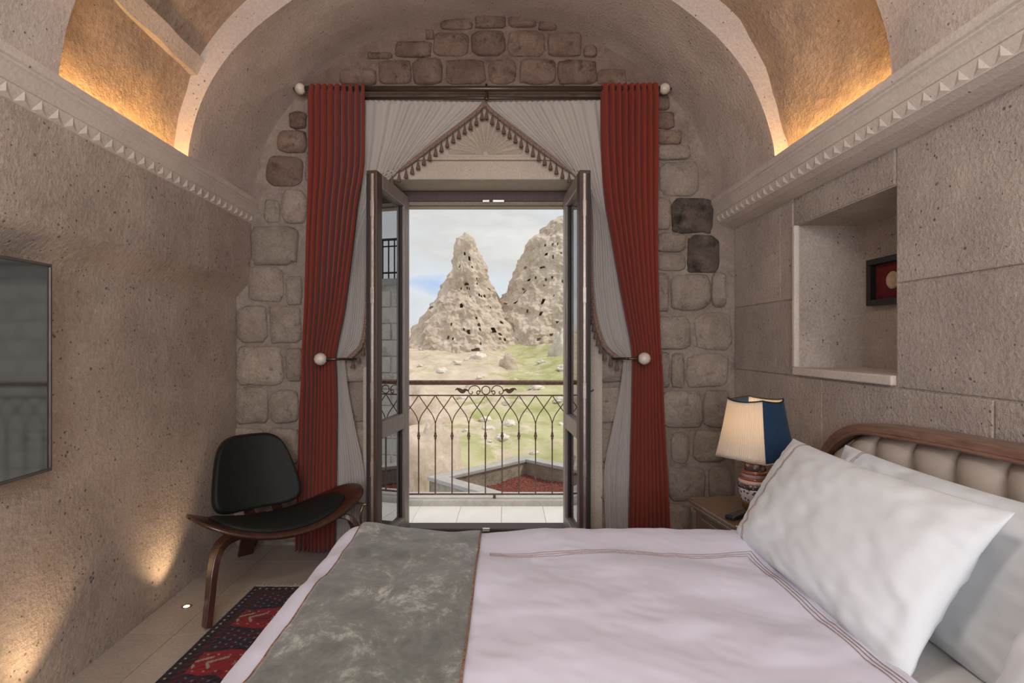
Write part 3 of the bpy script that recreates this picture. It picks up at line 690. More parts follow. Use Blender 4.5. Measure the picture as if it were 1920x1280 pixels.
# neighbouring stone house with a terrace (seen mirrored in the open door leaf)
bs = stone('house_stone', (.60, .55, .48), (.85, .80, .72), 1.2, 0, bump=.8, fine=12, stain=((.30, .26, .22), 2.2, .55))
nb = tag(empty('stone_house'), 'neighbouring stone house with terrace and black railing', 'building')
MB().box(1.75, 6.4, 9.6, 14, -9, 2.38).build('terrace_wall', bs, nb)
MB().box(1.70, 6.4, 9.5, 14, 2.38, 2.50).build('terrace_coping', M['coping'], nb)
MB().box(6.4, 14, 8.8, 16, -9, 5.2).build('house_wall', bs, nb)
blk = None
for j in range(-8, 15):
    for i in range(9):
        x0 = 1.78+i*.48+(.2 if j % 2 else 0); 
        if blk is None: o = MB().box(.012, .44, 9.575, 9.61, .012, .30).build('stone', bs, nb, bevel=.01); blk = o.data
        else: o = link(bpy.data.objects.new('stone', blk), nb); 
        o.location = (x0, 0, -.2+j*.31 if j < 8 else 99); 
        if o.location.z > 2.1: bpy.data.objects.remove(o)
sb = None
for j in range(-8, 8):
    for i in range(8):
        if sb is None: o = MB().box(1.725, 1.76, .012, .50, .012, .30).build('stone', bs, nb, bevel=.01); sb = o.data
        else: o = link(bpy.data.objects.new('stone', sb), nb)
        o.location = (0, 9.62+i*.52+(.2 if j % 2 else 0), -.2+j*.31)
MB().tube([(1.75, 9.6, 3.25), (6.4, 9.6, 3.25)], .025, 8).build('handrail', M['ironblk'], nb); MB().tube([(1.75, 9.6, 2.62), (6.4, 9.6, 2.62)], .018, 8).build('lower_bar', M['ironblk'], nb); MB().tube([(1.75, 9.6, 3.12), (6.4, 9.6, 3.12)], .014, 8).build('upper_bar', M['ironblk'], nb)
bd = None
for i in range(38):
    if bd is None: o = MB().box(-.010, .010, 9.59, 9.61, 2.5, 3.25).build('baluster', M['ironblk'], nb); bd = o.data
    else: o = link(bpy.data.objects.new('baluster', bd), nb)
    o.location.x = 1.78+i*.122

# ------------------------------------------------------------------ CURTAINS
RODY = 3.36
rod = tag(empty('curtain_rod'), 'dark bronze curtain rod with cream ball finials above the door', 'curtain rod')
a = P(572, 168, RODY); b = P(1237, 165, RODY); zr = (a.z+b.z)/2
MB().tube([(a.x, RODY, zr), (b.x, RODY, zr)], .017, 14).build('pole', M['rod'], rod, True)
for x, s in ((a.x, -1), (b.x, 1)):
    o = MB().lathe([(.002, -.034), (.018, -.029), (.030, -.016), (.034, 0), (.030, .016), (.018, .029), (.002, .034)], (x+s*.030, RODY, zr), 20).build('finial', M['finial'], rod, True)
    o2 = MB().lathe([(.008, -.012), (.008, .006), (.002, .010)], (0, 0, 0), 10).build('finial_tip', M['rod'], o, True); o2.location = (x+s*.066, RODY, zr); o2.rotation_euler = (0, s*PI/2, 0)
xm = P(912, 168, RODY).x
mb = MB(); mb.tube([(xm, YB, zr), (xm, RODY, zr)], .009, 8); mb.tube([(xm, RODY, zr+.03), (xm, RODY, zr-.055), (xm+.006, RODY-.004, zr-.075)], [.007, .007, .004], 8)
mb.lathe([(.004, -.012), (.014, -.006), (.014, .006), (.004, .012)], (xm, RODY, zr-.062), 10); mb.build('bracket', M['rod'], rod, True)
zr2 = P(900, 184, 3.395).z
MB().tube([(P(640, 184, 3.395).x, 3.395, zr2), (P(1180, 184, 3.395).x, 3.395, zr2)], .009, 10).build('sheer_rail', M['rod'], rod, True)
def red_curtain(rows, npl, seed, lab):
    NR = 90; NU = npl*10
    R_ = crv(rows, NR); mb = MB(); V = []
    for j, (v, ul, ur) in enumerate(R_):
        for i in range(NU+1):
            t = i/NU; ph = t*npl*2*PI
            u = ul+(ur-ul)*t; wob = .010*math.sin(j*.07+t*9+seed)
            amp = .030*(1 if v > 190 else .6+.4*(v-160)/30); comp = (ur-ul)/106
            y = RODY-.012+amp*math.sin(ph+.5*math.sin(j*.05+seed+t*5))+wob*min(1, max(0, (v-200)/200))
            p = P(u+2.2*math.cos(ph+1.0)*comp, v, RODY); V.append(Vector((p.x, y, max(p.z, .012))))
    n = NU+1
    mb.add(V, [[j*n+i, j*n+i+1, (j+1)*n+i+1, (j+1)*n+i] for j in range(NR-1) for i in range(NU)])
    o = mb.build('curtain', M['red'], None, True, solid=.004); tag(o, lab, 'curtain'); return o
red_curtain([(161, 579, 682), (170, 577, 684), (240, 577, 684), (310, 576, 683), (380, 574, 672), (450, 572, 664), (520, 571, 655), (590, 569, 645), (640, 567, 634), (672, 566, 629), (710, 566, 630), (780, 563, 631), (860, 561, 630), (950, 558, 629), (1042, 556, 627), (1049, 556, 627)], 9, 0, 'terracotta red pleated curtain hanging behind the black shell chair')
red_curtain([(159, 1127, 1229), (170, 1126, 1232), (240, 1126, 1232), (310, 1128, 1232), (380, 1134, 1231), (450, 1146, 1231), (520, 1158, 1232), (590, 1171, 1234), (640, 1181, 1236), (672, 1185, 1238), (710, 1185, 1240), (780, 1184, 1242), (860, 1182, 1246), (950, 1180, 1250), (1042, 1178, 1253), (1049, 1178, 1253)], 9, 2.0, 'terracotta red pleated curtain hanging on the nightstand side of the door')
SY = 3.395
def sheer(rows, lab, side, seed):
    NR = 90; npl = 11; NU = npl*8; R_ = crv(rows, NR); V = []; edge = []
    for j, (uo, vo, uf, vf) in enumerate(R_):
        k = j/(NR-1); yb = SY
        for i in range(NU+1):
            t = i/NU; te = t
            u = uo+(uf-uo)*te; v = vo+(vf-vo)*te
            v += 4*math.sin(PI*t)*(1-t)*max(0, math.sin(PI*min(1, max(0, (k-.03)*2.2))))*.7   # sag of the swag
            wpx = math.hypot(uf-uo, vf-vo); amp = min(.014, .004+wpx*.00012)*(.55+.9*abs(noise.noise(Vector((t*6, seed, 2)))))
            y = yb+amp*math.sin(t*npl*2*PI+seed+2.6*noise.noise(Vector((t*5, k*2, seed))))+.010*noise.noise(Vector((t*3, k*6, seed+4)))
            if k < .03: y = SY+.006*math.sin(t*npl*2*PI*2)
            p = P(u, v, SY); p.y = y; p.z = max(p.z, .014); V.append(p)
        edge.append(V[-1].copy())
    n = NU+1
    o = MB().add(V, [[j*n+i, j*n+i+1, (j+1)*n+i+1, (j+1)*n+i] for j in range(NR-1) for i in range(NU)]).build('sheer_curtain', M['sheer'], None, True, solid=.0016)
    tag(o, lab, 'curtain')
    # braid + tassels along the free edge down to the holdback
    jt = next(j for j, q in enumerate(R_) if q[3] > 668)
    eb = [p+Vector((0, -.004, 0)) for p in edge[1:jt+1]]
    mb = MB()
    def bf_(u, v):
        t = u*(len(eb)-1); i = min(int(t), len(eb)-2); p = eb[i].lerp(eb[i+1], t-i); d = (eb[min(i+2, len(eb)-1)]-eb[max(i-1, 0)]).normalized()
        nrm = Vector((d.z, 0, -d.x))*(1 if side > 0 else -1)
        if nrm.dot(Vector((-side, 0, -1))) < 0: nrm = -nrm
        return p+nrm*(v*.024-.003)+Vector((0, -.003*math.sin(v*PI), 0))
    mb.grid(bf_, 160, 5).build('braid', M['braid'], o, True, solid=.003)
    L_ = [0]
    for a, b in zip(eb, eb[1:]): L_.append(L_[-1]+(b-a).length)
    tas = MB().lathe([(.0016, .004), (.0018, -.012), (.004, -.016), (.0055, -.021), (.0045, -.026), (.007, -.034), (.0145, -.070), (.013, -.073)], n=9)
    tmesh = None; d = .03
    while d < L_[-1]-.01:
        i = next(i for i in range(len(L_)) if L_[i] >= d); f = (d-L_[i-1])/(L_[i]-L_[i-1]); u = (i-1+f)/(len(eb)-1); p = bf_(u, 1.0)
        if tmesh is None: t_o = tas.build('tassel', M['tassel'], o, True); tmesh = t_o.data
        else: t_o = link(bpy.data.objects.new('tassel', tmesh), o)
        t_o.location = p+Vector((0, -.006, .004)); d += .046
    return o
Rr = [(1132, 188, 911, 191), (1134, 205, 922, 205), (1138, 262, 962, 237), (1142, 330, 1012, 275), (1146, 400, 1062, 312), (1152, 450, 1098, 334), (1158, 495, 1109, 400), (1166, 550, 1110, 510), (1174, 600, 1118, 592), (1181, 640, 1136, 648), (1186, 668, 1166, 673), (1186, 684, 1168, 684), (1187, 740, 1162, 735), (1187, 820, 1148, 805), (1187, 900, 1134, 880), (1187, 975, 1136, 985), (1187, 1040, 1140, 1042)]
Rl = [(676, 188, 905, 191), (676, 205, 894, 205), (676, 262, 854, 236), (674, 330, 804, 274), (670, 400, 754, 311), (664, 450, 712, 331), (658, 495, 690, 390), (650, 550, 686, 510), (642, 600, 684, 592), (634, 640, 676, 645), (628, 668, 650, 673), (628, 684, 648, 684), (627, 740, 654, 735), (627, 820, 667, 805), (627, 900, 682, 880), (626, 975, 684, 965), (626, 1035, 672, 1012)]
sheer(Rl, 'white sheer swag curtain with brown tassel trim on the black chair side', -1, 0)
sheer(Rr, 'white sheer swag curtain with brown tassel trim on the bedside lamp side', 1, 3)
for (u, v, s, lab) in ((601, 673, 1, 'cream ball curtain holdback on the red curtain near the chair'), (1208, 672, -1, 'cream ball curtain holdback on the red curtain near the nightstand')):
    y = 3.265; p = P(u, v, y); h = tag(empty('curtain_holdback', p), lab, 'holdback')
    o = MB().lathe([(.002, -.038), (.020, -.033), (.034, -.018), (.039, 0), (.034, .018), (.020, .033), (.002, .038)], n=22).build('knob', M['finial'], h, True)
    MB().tube([(s*.03, .0, 0), (s*.07, .0, -.001), (s*.13, .02, .0), (s*.165, .07, -.004), (s*.17, .20, -.004)], [.012, .008, .008, .008, .008], 8).build('arm', M['rod'], h, True)
    MB().lathe([(.012, -.006), (.016, 0), (.012, .006)], (s*.105, .008, 0), 10).build('arm_ring', M['rod'], h, True)

# ------------------------------------------------------------------ SHELL CHAIR
ch = tag(empty('shell_chair', (-1.234, 2.915, 0), math.radians(43)), 'low walnut shell chair with black leather seat and back', 'chair')
# local x = sitter's right, -y = front
def seat(a_, b_, kx=1, ky=1, dz=0, bul=0):
    a = (a_-.5)*PI; b = (b_-.5)*2; r = .435*kx*math.sin(a); w_ = .25*ky*max(0, math.cos(a))**.62
    f = .02+b*w_+.03*(abs(r)/.455)**2
    z = .345+.125*(abs(r)/.455)**2.0+.030*(f/.25)-.035*max(0, f/.25)**3+dz+bul*max(0, (1-b*b))*max(0, math.cos(a))**.5
    return Vector((r, -f, z))
MB().grid(lambda a, b: seat(a, b), 49, 15).build('seat_shell', M['walnut'], ch, True, solid=.016)
mb = MB(); n0, m0 = 41, 15
mb.grid(lambda a, b: seat(a, b, .76, .86, .010, .026), n0, m0); o = mb.build('seat_pad', M['leather'], ch, True, solid=.014)
def back(a_, b_, k=1, df=0):
    s_ = a_*2-1; t_ = b_*2-1; rho = max(abs(s_), abs(t_)); th = math.atan2(t_, s_); p = 4.6
    R_ = (abs(math.cos(th))**p+abs(math.sin(th))**p)**(-1/p); s = rho*R_*math.cos(th); t = rho*R_*math.sin(th)
    w_ = (.250-.020*(t+1)-.010*(t+1)**2)*k
    r = w_*s; tz = t*k
    z = .565+.200*tz; f = -.235-.070*(tz+1)+.11*(r/.3)**2+df
    return Vector((r-.035, -f, z))
MB().grid(lambda a, b: back(a, b), 33, 25).build('back_shell', M['walnut'], ch, True, solid=.014)
MB().grid(lambda a, b: back(a, b, .985, .022), 33, 25).build('back_pad', M['leather'], ch, True, solid=.030)
for s in (-1, 1):
    pth = crv([(s*.03, .02, .318), (s*.16, -.03, .325), (s*.27, -.10, .338), (s*.335, -.155, .315), (s*.365, -.185, .245), (s*.385, -.21, .12), (s*.405, -.235, .0)], 26)
    MB().ribbon(pth, [.074]*18+[.074-.016*(k/8) for k in range(8)], (-.0*s, 1, 0), .030).build('front_leg', M['walnut'], ch, bevel=.004)
    MB().ribbon(crv([(s*.075, -.02, .335), (s*.075, .17, .335), (s*.075, .235, .36), (s*.075, .268, .43), (s*.075, .30, .52)], 18), .055, (1, 0, 0), .014).build('back_support', M['walnut'], ch, bevel=.003)
MB().ribbon(crv([(0, -.10, .312), (0, .10, .312), (0, .30, .300), (0, .40, .255), (0, .47, .14), (0, .54, 0)], 22), .085, (1, 0, 0), .024).build('rear_leg', M['walnut'], ch, bevel=.004)

# ------------------------------------------------------------------ BED
BZ = .535; BY0, BY1 = .34, 2.17; BX0, BX1 = -.60, 1.33
bed = tag(empty('bed', (.38, 1.25, 0)), 'upholstered double bed with wood-framed beige channelled headboard', 'bed')
def loc(o): o.matrix_parent_inverse = Matrix.Translation(-Vector(bed.location)); return o
loc(MB().box(BX0+.04, BX1, BY0+.04, BY1-.04, .04, .28).build('bed_base', M['base'], bed, bevel=.02))
loc(MB().box(BX0+.02, BX1, BY0, BY1-.01, .28, BZ-.02).build('mattress', M['white'], bed, bevel=.05, seg=4))
for x in (BX0+.12, BX1-.1):
    for y in (BY0+.12, BY1-.12): loc(MB().lathe([(.02, 0), (.028, .02), (.03, .045)], (x, y, 0), 12).build('foot', M['hwood'], bed, True))
# headboard outline (Y,Z): arched top with rounded shoulders
HB0, HB1 = .20, 2.345
def hb_top(y, inset=0):
    yc = (HB0+HB1)/2; hw = (HB1-HB0)/2-inset; d = abs(y-yc)
    z = 1.022-.050*(d/hw)**2-inset; r = .34-inset*.6
    if d > hw-r:
        q = (d-(hw-r))/r; z -= r*.75*(1-math.sqrt(max(0, 1-q*q)))
    return z
ys = [HB0+(HB1-HB0)*(.5-.5*math.cos(PI*k/70)) for k in range(71)]
def outline(inset):
    yc = (HB0+HB1)/2; k_ = ((HB1-HB0)/2-inset)/((HB1-HB0)/2)
    return [(yc+(y-yc)*k_, hb_top(yc+(y-yc)*k_, inset)) for y in ys]
oo = [(HB1-(HB1-HB1), .1)]
outer = [(HB0, .08)]+outline(0)+[(HB1, .08)]; inner = [(HB0+.030, .08)]+outline(.030)+[(HB1-.030, .08)]
mb = MB(); K = len(outer); V = []
for x, ring in ((1.335, outer), (1.335, inner), (1.44, outer), (1.405, inner)): V += [(x, y, z) for y, z in ring]
Fc = []
for i in range(K-1): Fc += [[i, i+1, K+i+1, K+i], [2*K+i, 2*K+i+1, i+1, i], [K+i, K+i+1, 3*K+i+1, 3*K+i]]
loc(mb.add(V, Fc).build('headboard_frame', M['hwood'], bed, bevel=.006))
# moulding bead along the inner edge + back panel
loc(MB().tube([(1.336, y, z) for y, z in [(HB0+.033, .4)]+outline(.033)+[(HB1-.033, .4)]], .007, 6).build('headboard_bead', M['hwood'], bed, True))
mb = MB(); V = [(1.41, y, z) for y, z in inner]; V += [(1.41, y, .08) for y, z in inner]; loc(mb.add(V, [[i, i+1, K+i+1, K+i] for i in range(K-1)]).build('headboard_panel', M['beige'], bed))
# channels
edges = [2.275, 2.005+.17*.9, 2.005, 1.825, 1.651, 1.483]; 
y = 1.483
while y-.17 > HB0+.1: y -= .17; edges.append(y)
edges.append(HB0+.07)
for a, b in zip(edges, edges[1:]):
    def chn(u, v, a=a, b=b):
        y = a+(b-a)*u; zt = hb_top(y, .036); z = .30+(zt-.30)*v
        bul = (max(0, math.sin(PI*u))**.5)*min(1, (1-v)*14)**.5
        return Vector((1.388-.050*bul, y, z))
    loc(MB().grid(chn, 13, 24).build('headboard_channel', M['beige'], bed, True))
# duvet: sheet draped over the mattress
RD = .085
def drape(t, lo, hi, r=RD):
    # position along an axis and drop below the top for a running coordinate t that goes past the edges
    for edge, s in ((lo, -1), (hi, 1)):
        d = (t-edge)*s
        if d > 0:
            if edge is None: continue
            L = r*PI/2
            if d < L: a = d/r; return edge+s*r*math.sin(a), r*(1-math.cos(a))
            return edge+s*r, r+(d-L)
    return t, 0
def duv(x, y, off=0):
    X, dx = drape(x, BX0+.02, 9); Y, dy = drape(y, BY0+.05, BY1-.06)
    z = BZ+.012
    q = Vector((x*2.2, y*2.2, 0))
    puff = .024*noise.noise(q)+.012*noise.noise(Vector((x*4, y*5, 3)))
    # long soft folds
    fold = .022*max(0, noise.noise(Vector((x*1.6+y*3.2, y*5-x*2, 7))))+.005*noise.noise(Vector((x*9+y*4, y*3-x*3, 1)))
    edge_puff = .018*math.exp(-((y-2.05)/.12)**2)+.012*math.exp(-((x+.5)/.12)**2)
    cr_ = .005*abs(noise.noise(Vector((x*13+y*6, y*14, 11))))
    dd = max(dx, dy)+.35*min(dx, dy)
    k = max(0, 1-dd/.1)
    hz = .02*noise.noise(Vector((x*6, y*6, 4)))*min(1, dd/.15)
    return Vector((X+(-1 if dx > 0 else 0)*(abs(hz)+off*(1-k)), Y+(1 if y > 1 else -1)*(0 if dy <= 0 else abs(hz)+off*(1-k)), z-dd+(puff+fold+edge_puff-cr_)*k+off*k))
DXE = .885
o = MB().grid(lambda u, v: duv(-.98+u*(DXE+.98), .02+v*2.50), 190, 210).build('duvet', M['duvet'], None, True, solid=.012); tag(o, 'white sateen duvet with triple piped border spread on the bed', 'duvet')
for k in range(3):
    pts = [duv(-.06+(.868-k*.012+.06)*i/60, 1.92-k*.013, .0075) for i in range(61)]+[duv(.868-k*.012, 1.92-k*.013-(1.55)*i/60, .0075) for i in range(1, 61)]
    MB().tube(pts, .0013, 5).build('piping', M['embro'], o, True)
pts = [duv(DXE, .3+i*.031, .004) for i in range(61)]
MB().tube([p+Vector((.002, 0, 0)) for p in pts], .006, 6).build('hem', M['duvet'], o, True)
# velvet runner
vm, t, b = newmat('crushed_velvet'); L = t.links; N = t.nodes.new
c = N('ShaderNodeTexCoord'); n = N('ShaderNodeTexNoise'); n.inputs['Scale'].default_value = 7; n.inputs['Detail'].default_value = 12; n.inputs['Roughness'].default_value = .82; n.inputs['Distortion'].default_value = .3
mpv = N('ShaderNodeMapping'); mpv.inputs['Scale'].default_value = (1, .8, 1); L.new(c.outputs['Object'], mpv.inputs['Vector']); L.new(mpv.outputs[0], n.inputs['Vector'])
r = N('ShaderNodeValToRGB'); r.color_ramp.elements[0].position = .40; r.color_ramp.elements[0].color = (.080, .084, .068, 1); r.color_ramp.elements[1].position = .66; r.color_ramp.elements[1].color = (.56, .57, .51, 1)
e_ = r.color_ramp.elements.new(.53); e_.color = (.155, .162, .135, 1)
L.new(n.outputs['Fac'], r.inputs['Fac']); L.new(r.outputs[0], b.inputs['Base Color']); b.inputs['Roughness'].default_value = .6; b.inputs['Sheen Weight'].default_value = .5; b.inputs['Specular IOR Level'].default_value = .25
bp = N('ShaderNodeBump'); bp.inputs['Strength'].default_value = .5; bp.inputs['Distance'].default_value = .01; L.new(n.outputs['Fac'], bp.inputs['Height']); L.new(bp.outputs[0], b.inputs['Normal'])
RX0, RX1 = -.560, -.100
o = MB().grid(lambda u, v: duv(RX0+u*(RX1-RX0), .06+v*2.42, .014), 50, 200).build('bed_runner', vm, None, True, solid=.008); tag(o, 'grey-green crushed velvet runner laid across the foot of the bed', 'bed runner')
for x in (RX0, RX1):
    MB().tube([duv(x, .06+i*2.42/120, .016) for i in range(121)], .0036, 6).build('edge_trim', plain('runner_trim', (.26, .14, .09), .9, noise_s=90, noise_a=.5), o, True)
# pillows
def pillow(c, up, Lh, Sh, T, lab, seed, piping=True, yaw=0):
    up = Vector(up).normalized(); ly = Vector((math.sin(yaw), math.cos(yaw), 0)); up = (up-ly*up.dot(ly)).normalized(); nr = ly.cross(up)
    if nr.x > 0: nr = -nr
    c = Vector(c)
    def pt(a, b, s):
        ra = math.sin(a*PI/2); rb = math.sin(b*PI/2)
        ear = 1-.07*(1-abs(ra)**2)*abs(rb)**4; ear2 = 1-.055*(1-abs(rb)**2)*abs(ra)**4
        th = (max(0, 1-abs(ra)**2.6)*max(0, 1-abs(rb)**2.4))**.55
        q = Vector((ra*2+seed, rb*2, s))
        edg = max(0, 1-th)
        wr_ = .016*noise.noise(q*1.0)+.012*noise.noise(Vector((ra*7, rb*2+seed, s)))*edg+.006*noise.noise(Vector((ra*3+seed, rb*6, s*2)))*edg+.006*noise.noise(q*4)
        rad = math.atan2(rb, ra); wr_ += .006*noise.noise(Vector((math.cos(rad)*9, math.sin(rad)*9, seed)))*edg*min(1, th*3)
        return c+ly*(ra*Lh*ear2)+up*(rb*Sh*ear)+nr*(s*(T*th+wr_*min(1, th*3)))
    mb = MB(); n = 61
    mb.grid(lambda u, v: pt(u*2-1, v*2-1, 1), n, n); mb.grid(lambda u, v: pt(u*2-1, v*2-1, -1), n, n)
    bm = bmesh.new(); me = bpy.data.meshes.new('pillow'); me.from_pydata([tuple(v) for v in mb.V], [], mb.F); bm.from_mesh(me)
    bmesh.ops.remove_doubles(bm, verts=bm.verts, dist=.0008); bmesh.ops.recalc_face_normals(bm, faces=bm.faces); bm.to_mesh(me); bm.free()
    me.polygons.foreach_set('use_smooth', [True]*len(me.polygons)); me.materials.append(M['pillow'])
    o = link(bpy.data.objects.new('pillow', me)); tag(o, lab, 'pillow')
    if piping:
        for k in (.50, .52):
            MB().tube([pt(k, -.97+1.94*i/50, 1)+nr*.0015 for i in range(51)], .0014, 5).build('stitch_line', M['embro'], o, True)
    return o
pillow((1.008, 1.665, .728), (.235, 0, .375), .465, .229, .090, 'plump white pillow leaning foremost with its corner by the lamp', 1.3)
pillow((1.19, 1.575, .712), (.17, 0, .39), .465, .222, .075, 'white pillow tucked behind the foremost pillow against the headboard', 5.1)
pillow((1.005, .620, .725), (.20, 0, .39), .455, .235, .085, 'white pillow cut off at the edge on the empty side of the bed', 9.4, False)
pillow((1.200, .655, .692), (.17, 0, .39), .450, .205, .070, 'white pillow behind the one on the empty side of the bed', 12.0, False)

# ------------------------------------------------------------------ NIGHTSTAND, LAMP, REMOTE
NZ = .55
A2 = Vector((.875, 2.62)); dn = Vector((.057, -.424)).normalized(); dp = Vector((-dn.y, dn.x))
ns = tag(empty('nightstand', (A2.x, A2.y, 0), math.atan2(dn.y, dn.x)+PI/2), 'dark wooden nightstand with moulded top edge and turned legs', 'nightstand')
# local: x -> away from the bed foot (towards the wall), y -> away from camera; origin at far-left corner
NW, NDp = .42, .395
def nb_(nm, x0, x1, y0, y1, z0, z1, m, par=ns, bev=.004): return MB().box(x0, x1, y0, y1, z0, z1).build(nm, m, par, bevel=bev)
nb_('top', 0, NDp, -NW, 0, NZ-.022, NZ, M['nwood'], bev=.007)
mou = nb_('top_moulding', .010, NDp-.01, -NW+.010, -.010, NZ-.040, NZ-.022, wood('moulding_wood', (.16, .10, .065), (.30, .20, .135), (10, 20, 10), .3, .4), bev=.008)
nb_('lower_moulding', .022, NDp-.02, -NW+.022, -.022, NZ-.055, NZ-.040, M['nwood'], bev=.005)
nb_('case', .035, NDp-.03, -NW+.035, -.035, NZ-.24, NZ-.055, M['nwood'])
d_ = nb_('drawer', .027, .04, -NW+.085, -.085, NZ-.22, NZ-.075, M['nwood']); MB().lathe([(.006, 0), (.006, .012), (.014, .018), (.012, .028), (.002, .032)], n=14).build('knob', M['gold'], d_, True)
kn = d_.children[0]; kn.rotation_euler = (0, -PI/2, 0); kn.location = (.027, -NW/2, NZ-.147)
for x in (.055, NDp-.06):
    for y in (-.055, -NW+.055):
        MB().lathe([(.012, 0), (.015, .02), (.013, .04), (.020, .16), (.023, .25), (.015, .262), (.024, .275), (.024, .285), (.016, .295), (.025, .315)], (x, y, 0), 14).build('leg', M['nwood'], ns, True)
        MB().box(x-.026, x+.026, y-.026, y+.026, .31, NZ-.055).build('leg_block', M['nwood'], ns, bevel=.003)
# lamp
LP = Vector((1.132, 2.46, NZ))
lamp = tag(empty('table_lamp', LP, 0), 'porcelain table lamp with pleated white and navy shade', 'lamp')
def porc(name, c, seedcol=None, spots=None):
    if not spots: return plain(name, c, .22, coat=.6, noise_s=12, noise_a=.08)
    m, t, b = newmat(name); L = t.links; N = t.nodes.new; c_ = N('ShaderNodeTexCoord'); v = N('ShaderNodeTexVoronoi'); v.inputs['Scale'].default_value = spots[1]; L.new(c_.outputs['Object'], v.inputs['Vector'])
    lt = N('ShaderNodeMath'); lt.operation = 'LESS_THAN'; lt.inputs[1].default_value = spots[2]; L.new(v.outputs['Distance'], lt.inputs[0]); mx = N('ShaderNodeMixRGB'); L.new(lt.outputs[0], mx.inputs['Fac'])
    mx.inputs['Color1'].default_value = (*c, 1); mx.inputs['Color2'].default_value = (*spots[0], 1); L.new(mx.outputs[0], b.inputs['Base Color']); b.inputs['Roughness'].default_value = .2; b.inputs['Coat Weight'].default_value = .6
    return m
def ring(nm, prof, m): return MB().lathe(prof, (0, 0, 0), 36).build(nm, m, lamp, True)
ring('foot_ring', [(.052, 0), (.056, .006), (.054, .020), (.058, .026), (.058, .032)], M['gold'])
ring('jar_body', [(.060, .030), (.066, .045), (.073, .085), (.074, .095)], porc('porcelain_figured', (.62, .58, .60), spots=((.10, .09, .13), 60, .34)))
ring('dark_band', [(.0745, .093), (.0755, .105), (.074, .116)], porc('porcelain_dark', (.07, .055, .075), spots=((.35, .28, .30), 90, .30)))
ring('pink_band', [(.0745, .115), (.072, .126), (.064, .133)], porc('porcelain_pink', (.62, .42, .40)))
ring('brown_ring', [(.067, .131), (.068, .137), (.062, .143)], porc('porcelain_brown', (.22, .075, .05)))
ring('pink_shoulder', [(.060, .142), (.060, .155), (.062, .160)], M['pink'] if 'pink' in M else porc('porcelain_rose', (.60, .43, .42)))
ring('brown_lip', [(.064, .158), (.066, .165), (.060, .171), (.046, .173)], porc('porcelain_lip', (.24, .085, .055)))
ring('neck', [(.046, .172), (.047, .195), (.047, .204)], porc('porcelain_neck', (.14, .10, .10), spots=((.45, .34, .28), 40, .42)))
ring('cap', [(.050, .203), (.051, .210), (.044, .216), (.030, .222), (.012, .226), (.010, .250)], M['gold'])
SZ0, SZ1 = .240, .486
sh_w = cloth('shade_white', (.80, .74, .66), .5); sh_b = cloth('shade_navy', (.020, .055, .115), .25)
def shp(th, z):
    k = (z-SZ0)/(SZ1-SZ0); r = .160-.050*k-.003*math.sin(PI*k)
    a = ((th+PI/4) % (PI/2))-PI/4       # angle from the panel centre
    rr_ = r*(1+.07*(abs(a)/(PI/4))**3)
    return rr_
TH0 = math.radians(-101)
def panel(i, m):
    def fn(u, v):
        th = i*PI/2+(u*PI/2)
        z = SZ0+(SZ1-SZ0)*v; dip = -.012*math.cos((u-.5)*PI)*0
        r = shp(th+PI/4, z)*(1+.006*math.sin(u*26*2*PI))
        zz = z+(.010*(2*abs(u-.5))**2)*(1 if v > .5 else 1)*abs(v-.5)*2*(-1 if v < .5 else 1)
        return Vector((r*math.cos(th+TH0), r*math.sin(th+TH0), zz))
    MB().grid(fn, 157, 14).build('shade_panel', m, lamp, True, solid=.002)
    for vv in (0, 1): MB().tube([fn(u/40, vv) for u in range(41)], .0038, 6).build('shade_trim', M['seal'] if vv else M['embro'], lamp, True)
panel(0, sh_b); panel(1, sh_w); panel(2, sh_b); panel(3, sh_w)
MB().lathe([(.012, 0), (.030, .03), (.032, .055), (.020, .085), (.003, .092)], (0, 0, .262), 16).build('bulb', emit('bulb_glow', (1, .72, .38), 3), lamp, True)
ld = bpy.data.lights.new('lamp_light', 'POINT'); ld.energy = 1.2; ld.color = (1, .66, .33); ld.shadow_soft_size = .035
lo = bpy.data.objects.new('lamp_light', ld); link(lo, lamp); lo.location = (0, 0, .39)
rc = tag(empty('remote_control', (1.00, 2.33, NZ), math.radians(38)), 'black remote control lying on the nightstand', 'remote')
MB().box(-.075, .075, -.022, .022, .0, .018).build('body', M['black'], rc, bevel=.006)
for i in range(4):
    for j in (-1, 0, 1): MB().lathe([(.005, .018), (.005, .0195)], (-.05+i*.03, j*.012, 0), 8).build('button', M['tvframe'], rc)

# ------------------------------------------------------------------ PICTURE IN NICHE, TELEVISION
xw = XR+ND
pf = tag(empty('framed_medallion', (xw, 2.505, 1.59)), 'small black deep frame with cream medallion on red velvet in the niche', 'picture frame')
hw_, hh = .145, .112
for nm, (a, b, c_, d) in {'t': (-hw_, hw_, hh-.028, hh), 'b': (-hw_, hw_, -hh, -hh+.028), 'l': (-hw_, -hw_+.028, -hh+.028, hh-.028), 'r': (hw_-.028, hw_, -hh+.028, hh-.028)}.items():
    MB().box(-.040, -.001, a, b, c_, d).build('frame_side', M['black'], pf, bevel=.003)
MB().box(-.008, -.001, -hw_+.02, hw_-.02, -hh+.02, hh-.02).build('backing', M['redmat'], pf)
o = MB().lathe([(.040, 0), (.042, .004), (.038, .008), (.030, .009), (.028, .006), (.001, .006)], n=28).build('medallion', M['cream'], pf, True); o.rotation_euler = (0, -PI/2, 0); o.location = (-.008, 0, 0)
tv = tag(empty('television', (-1.613, 1.28, 1.2125), .04), 'black flat screen television in a slim grey frame on the wall', 'television')
TW, TH_ = 1.25, .727
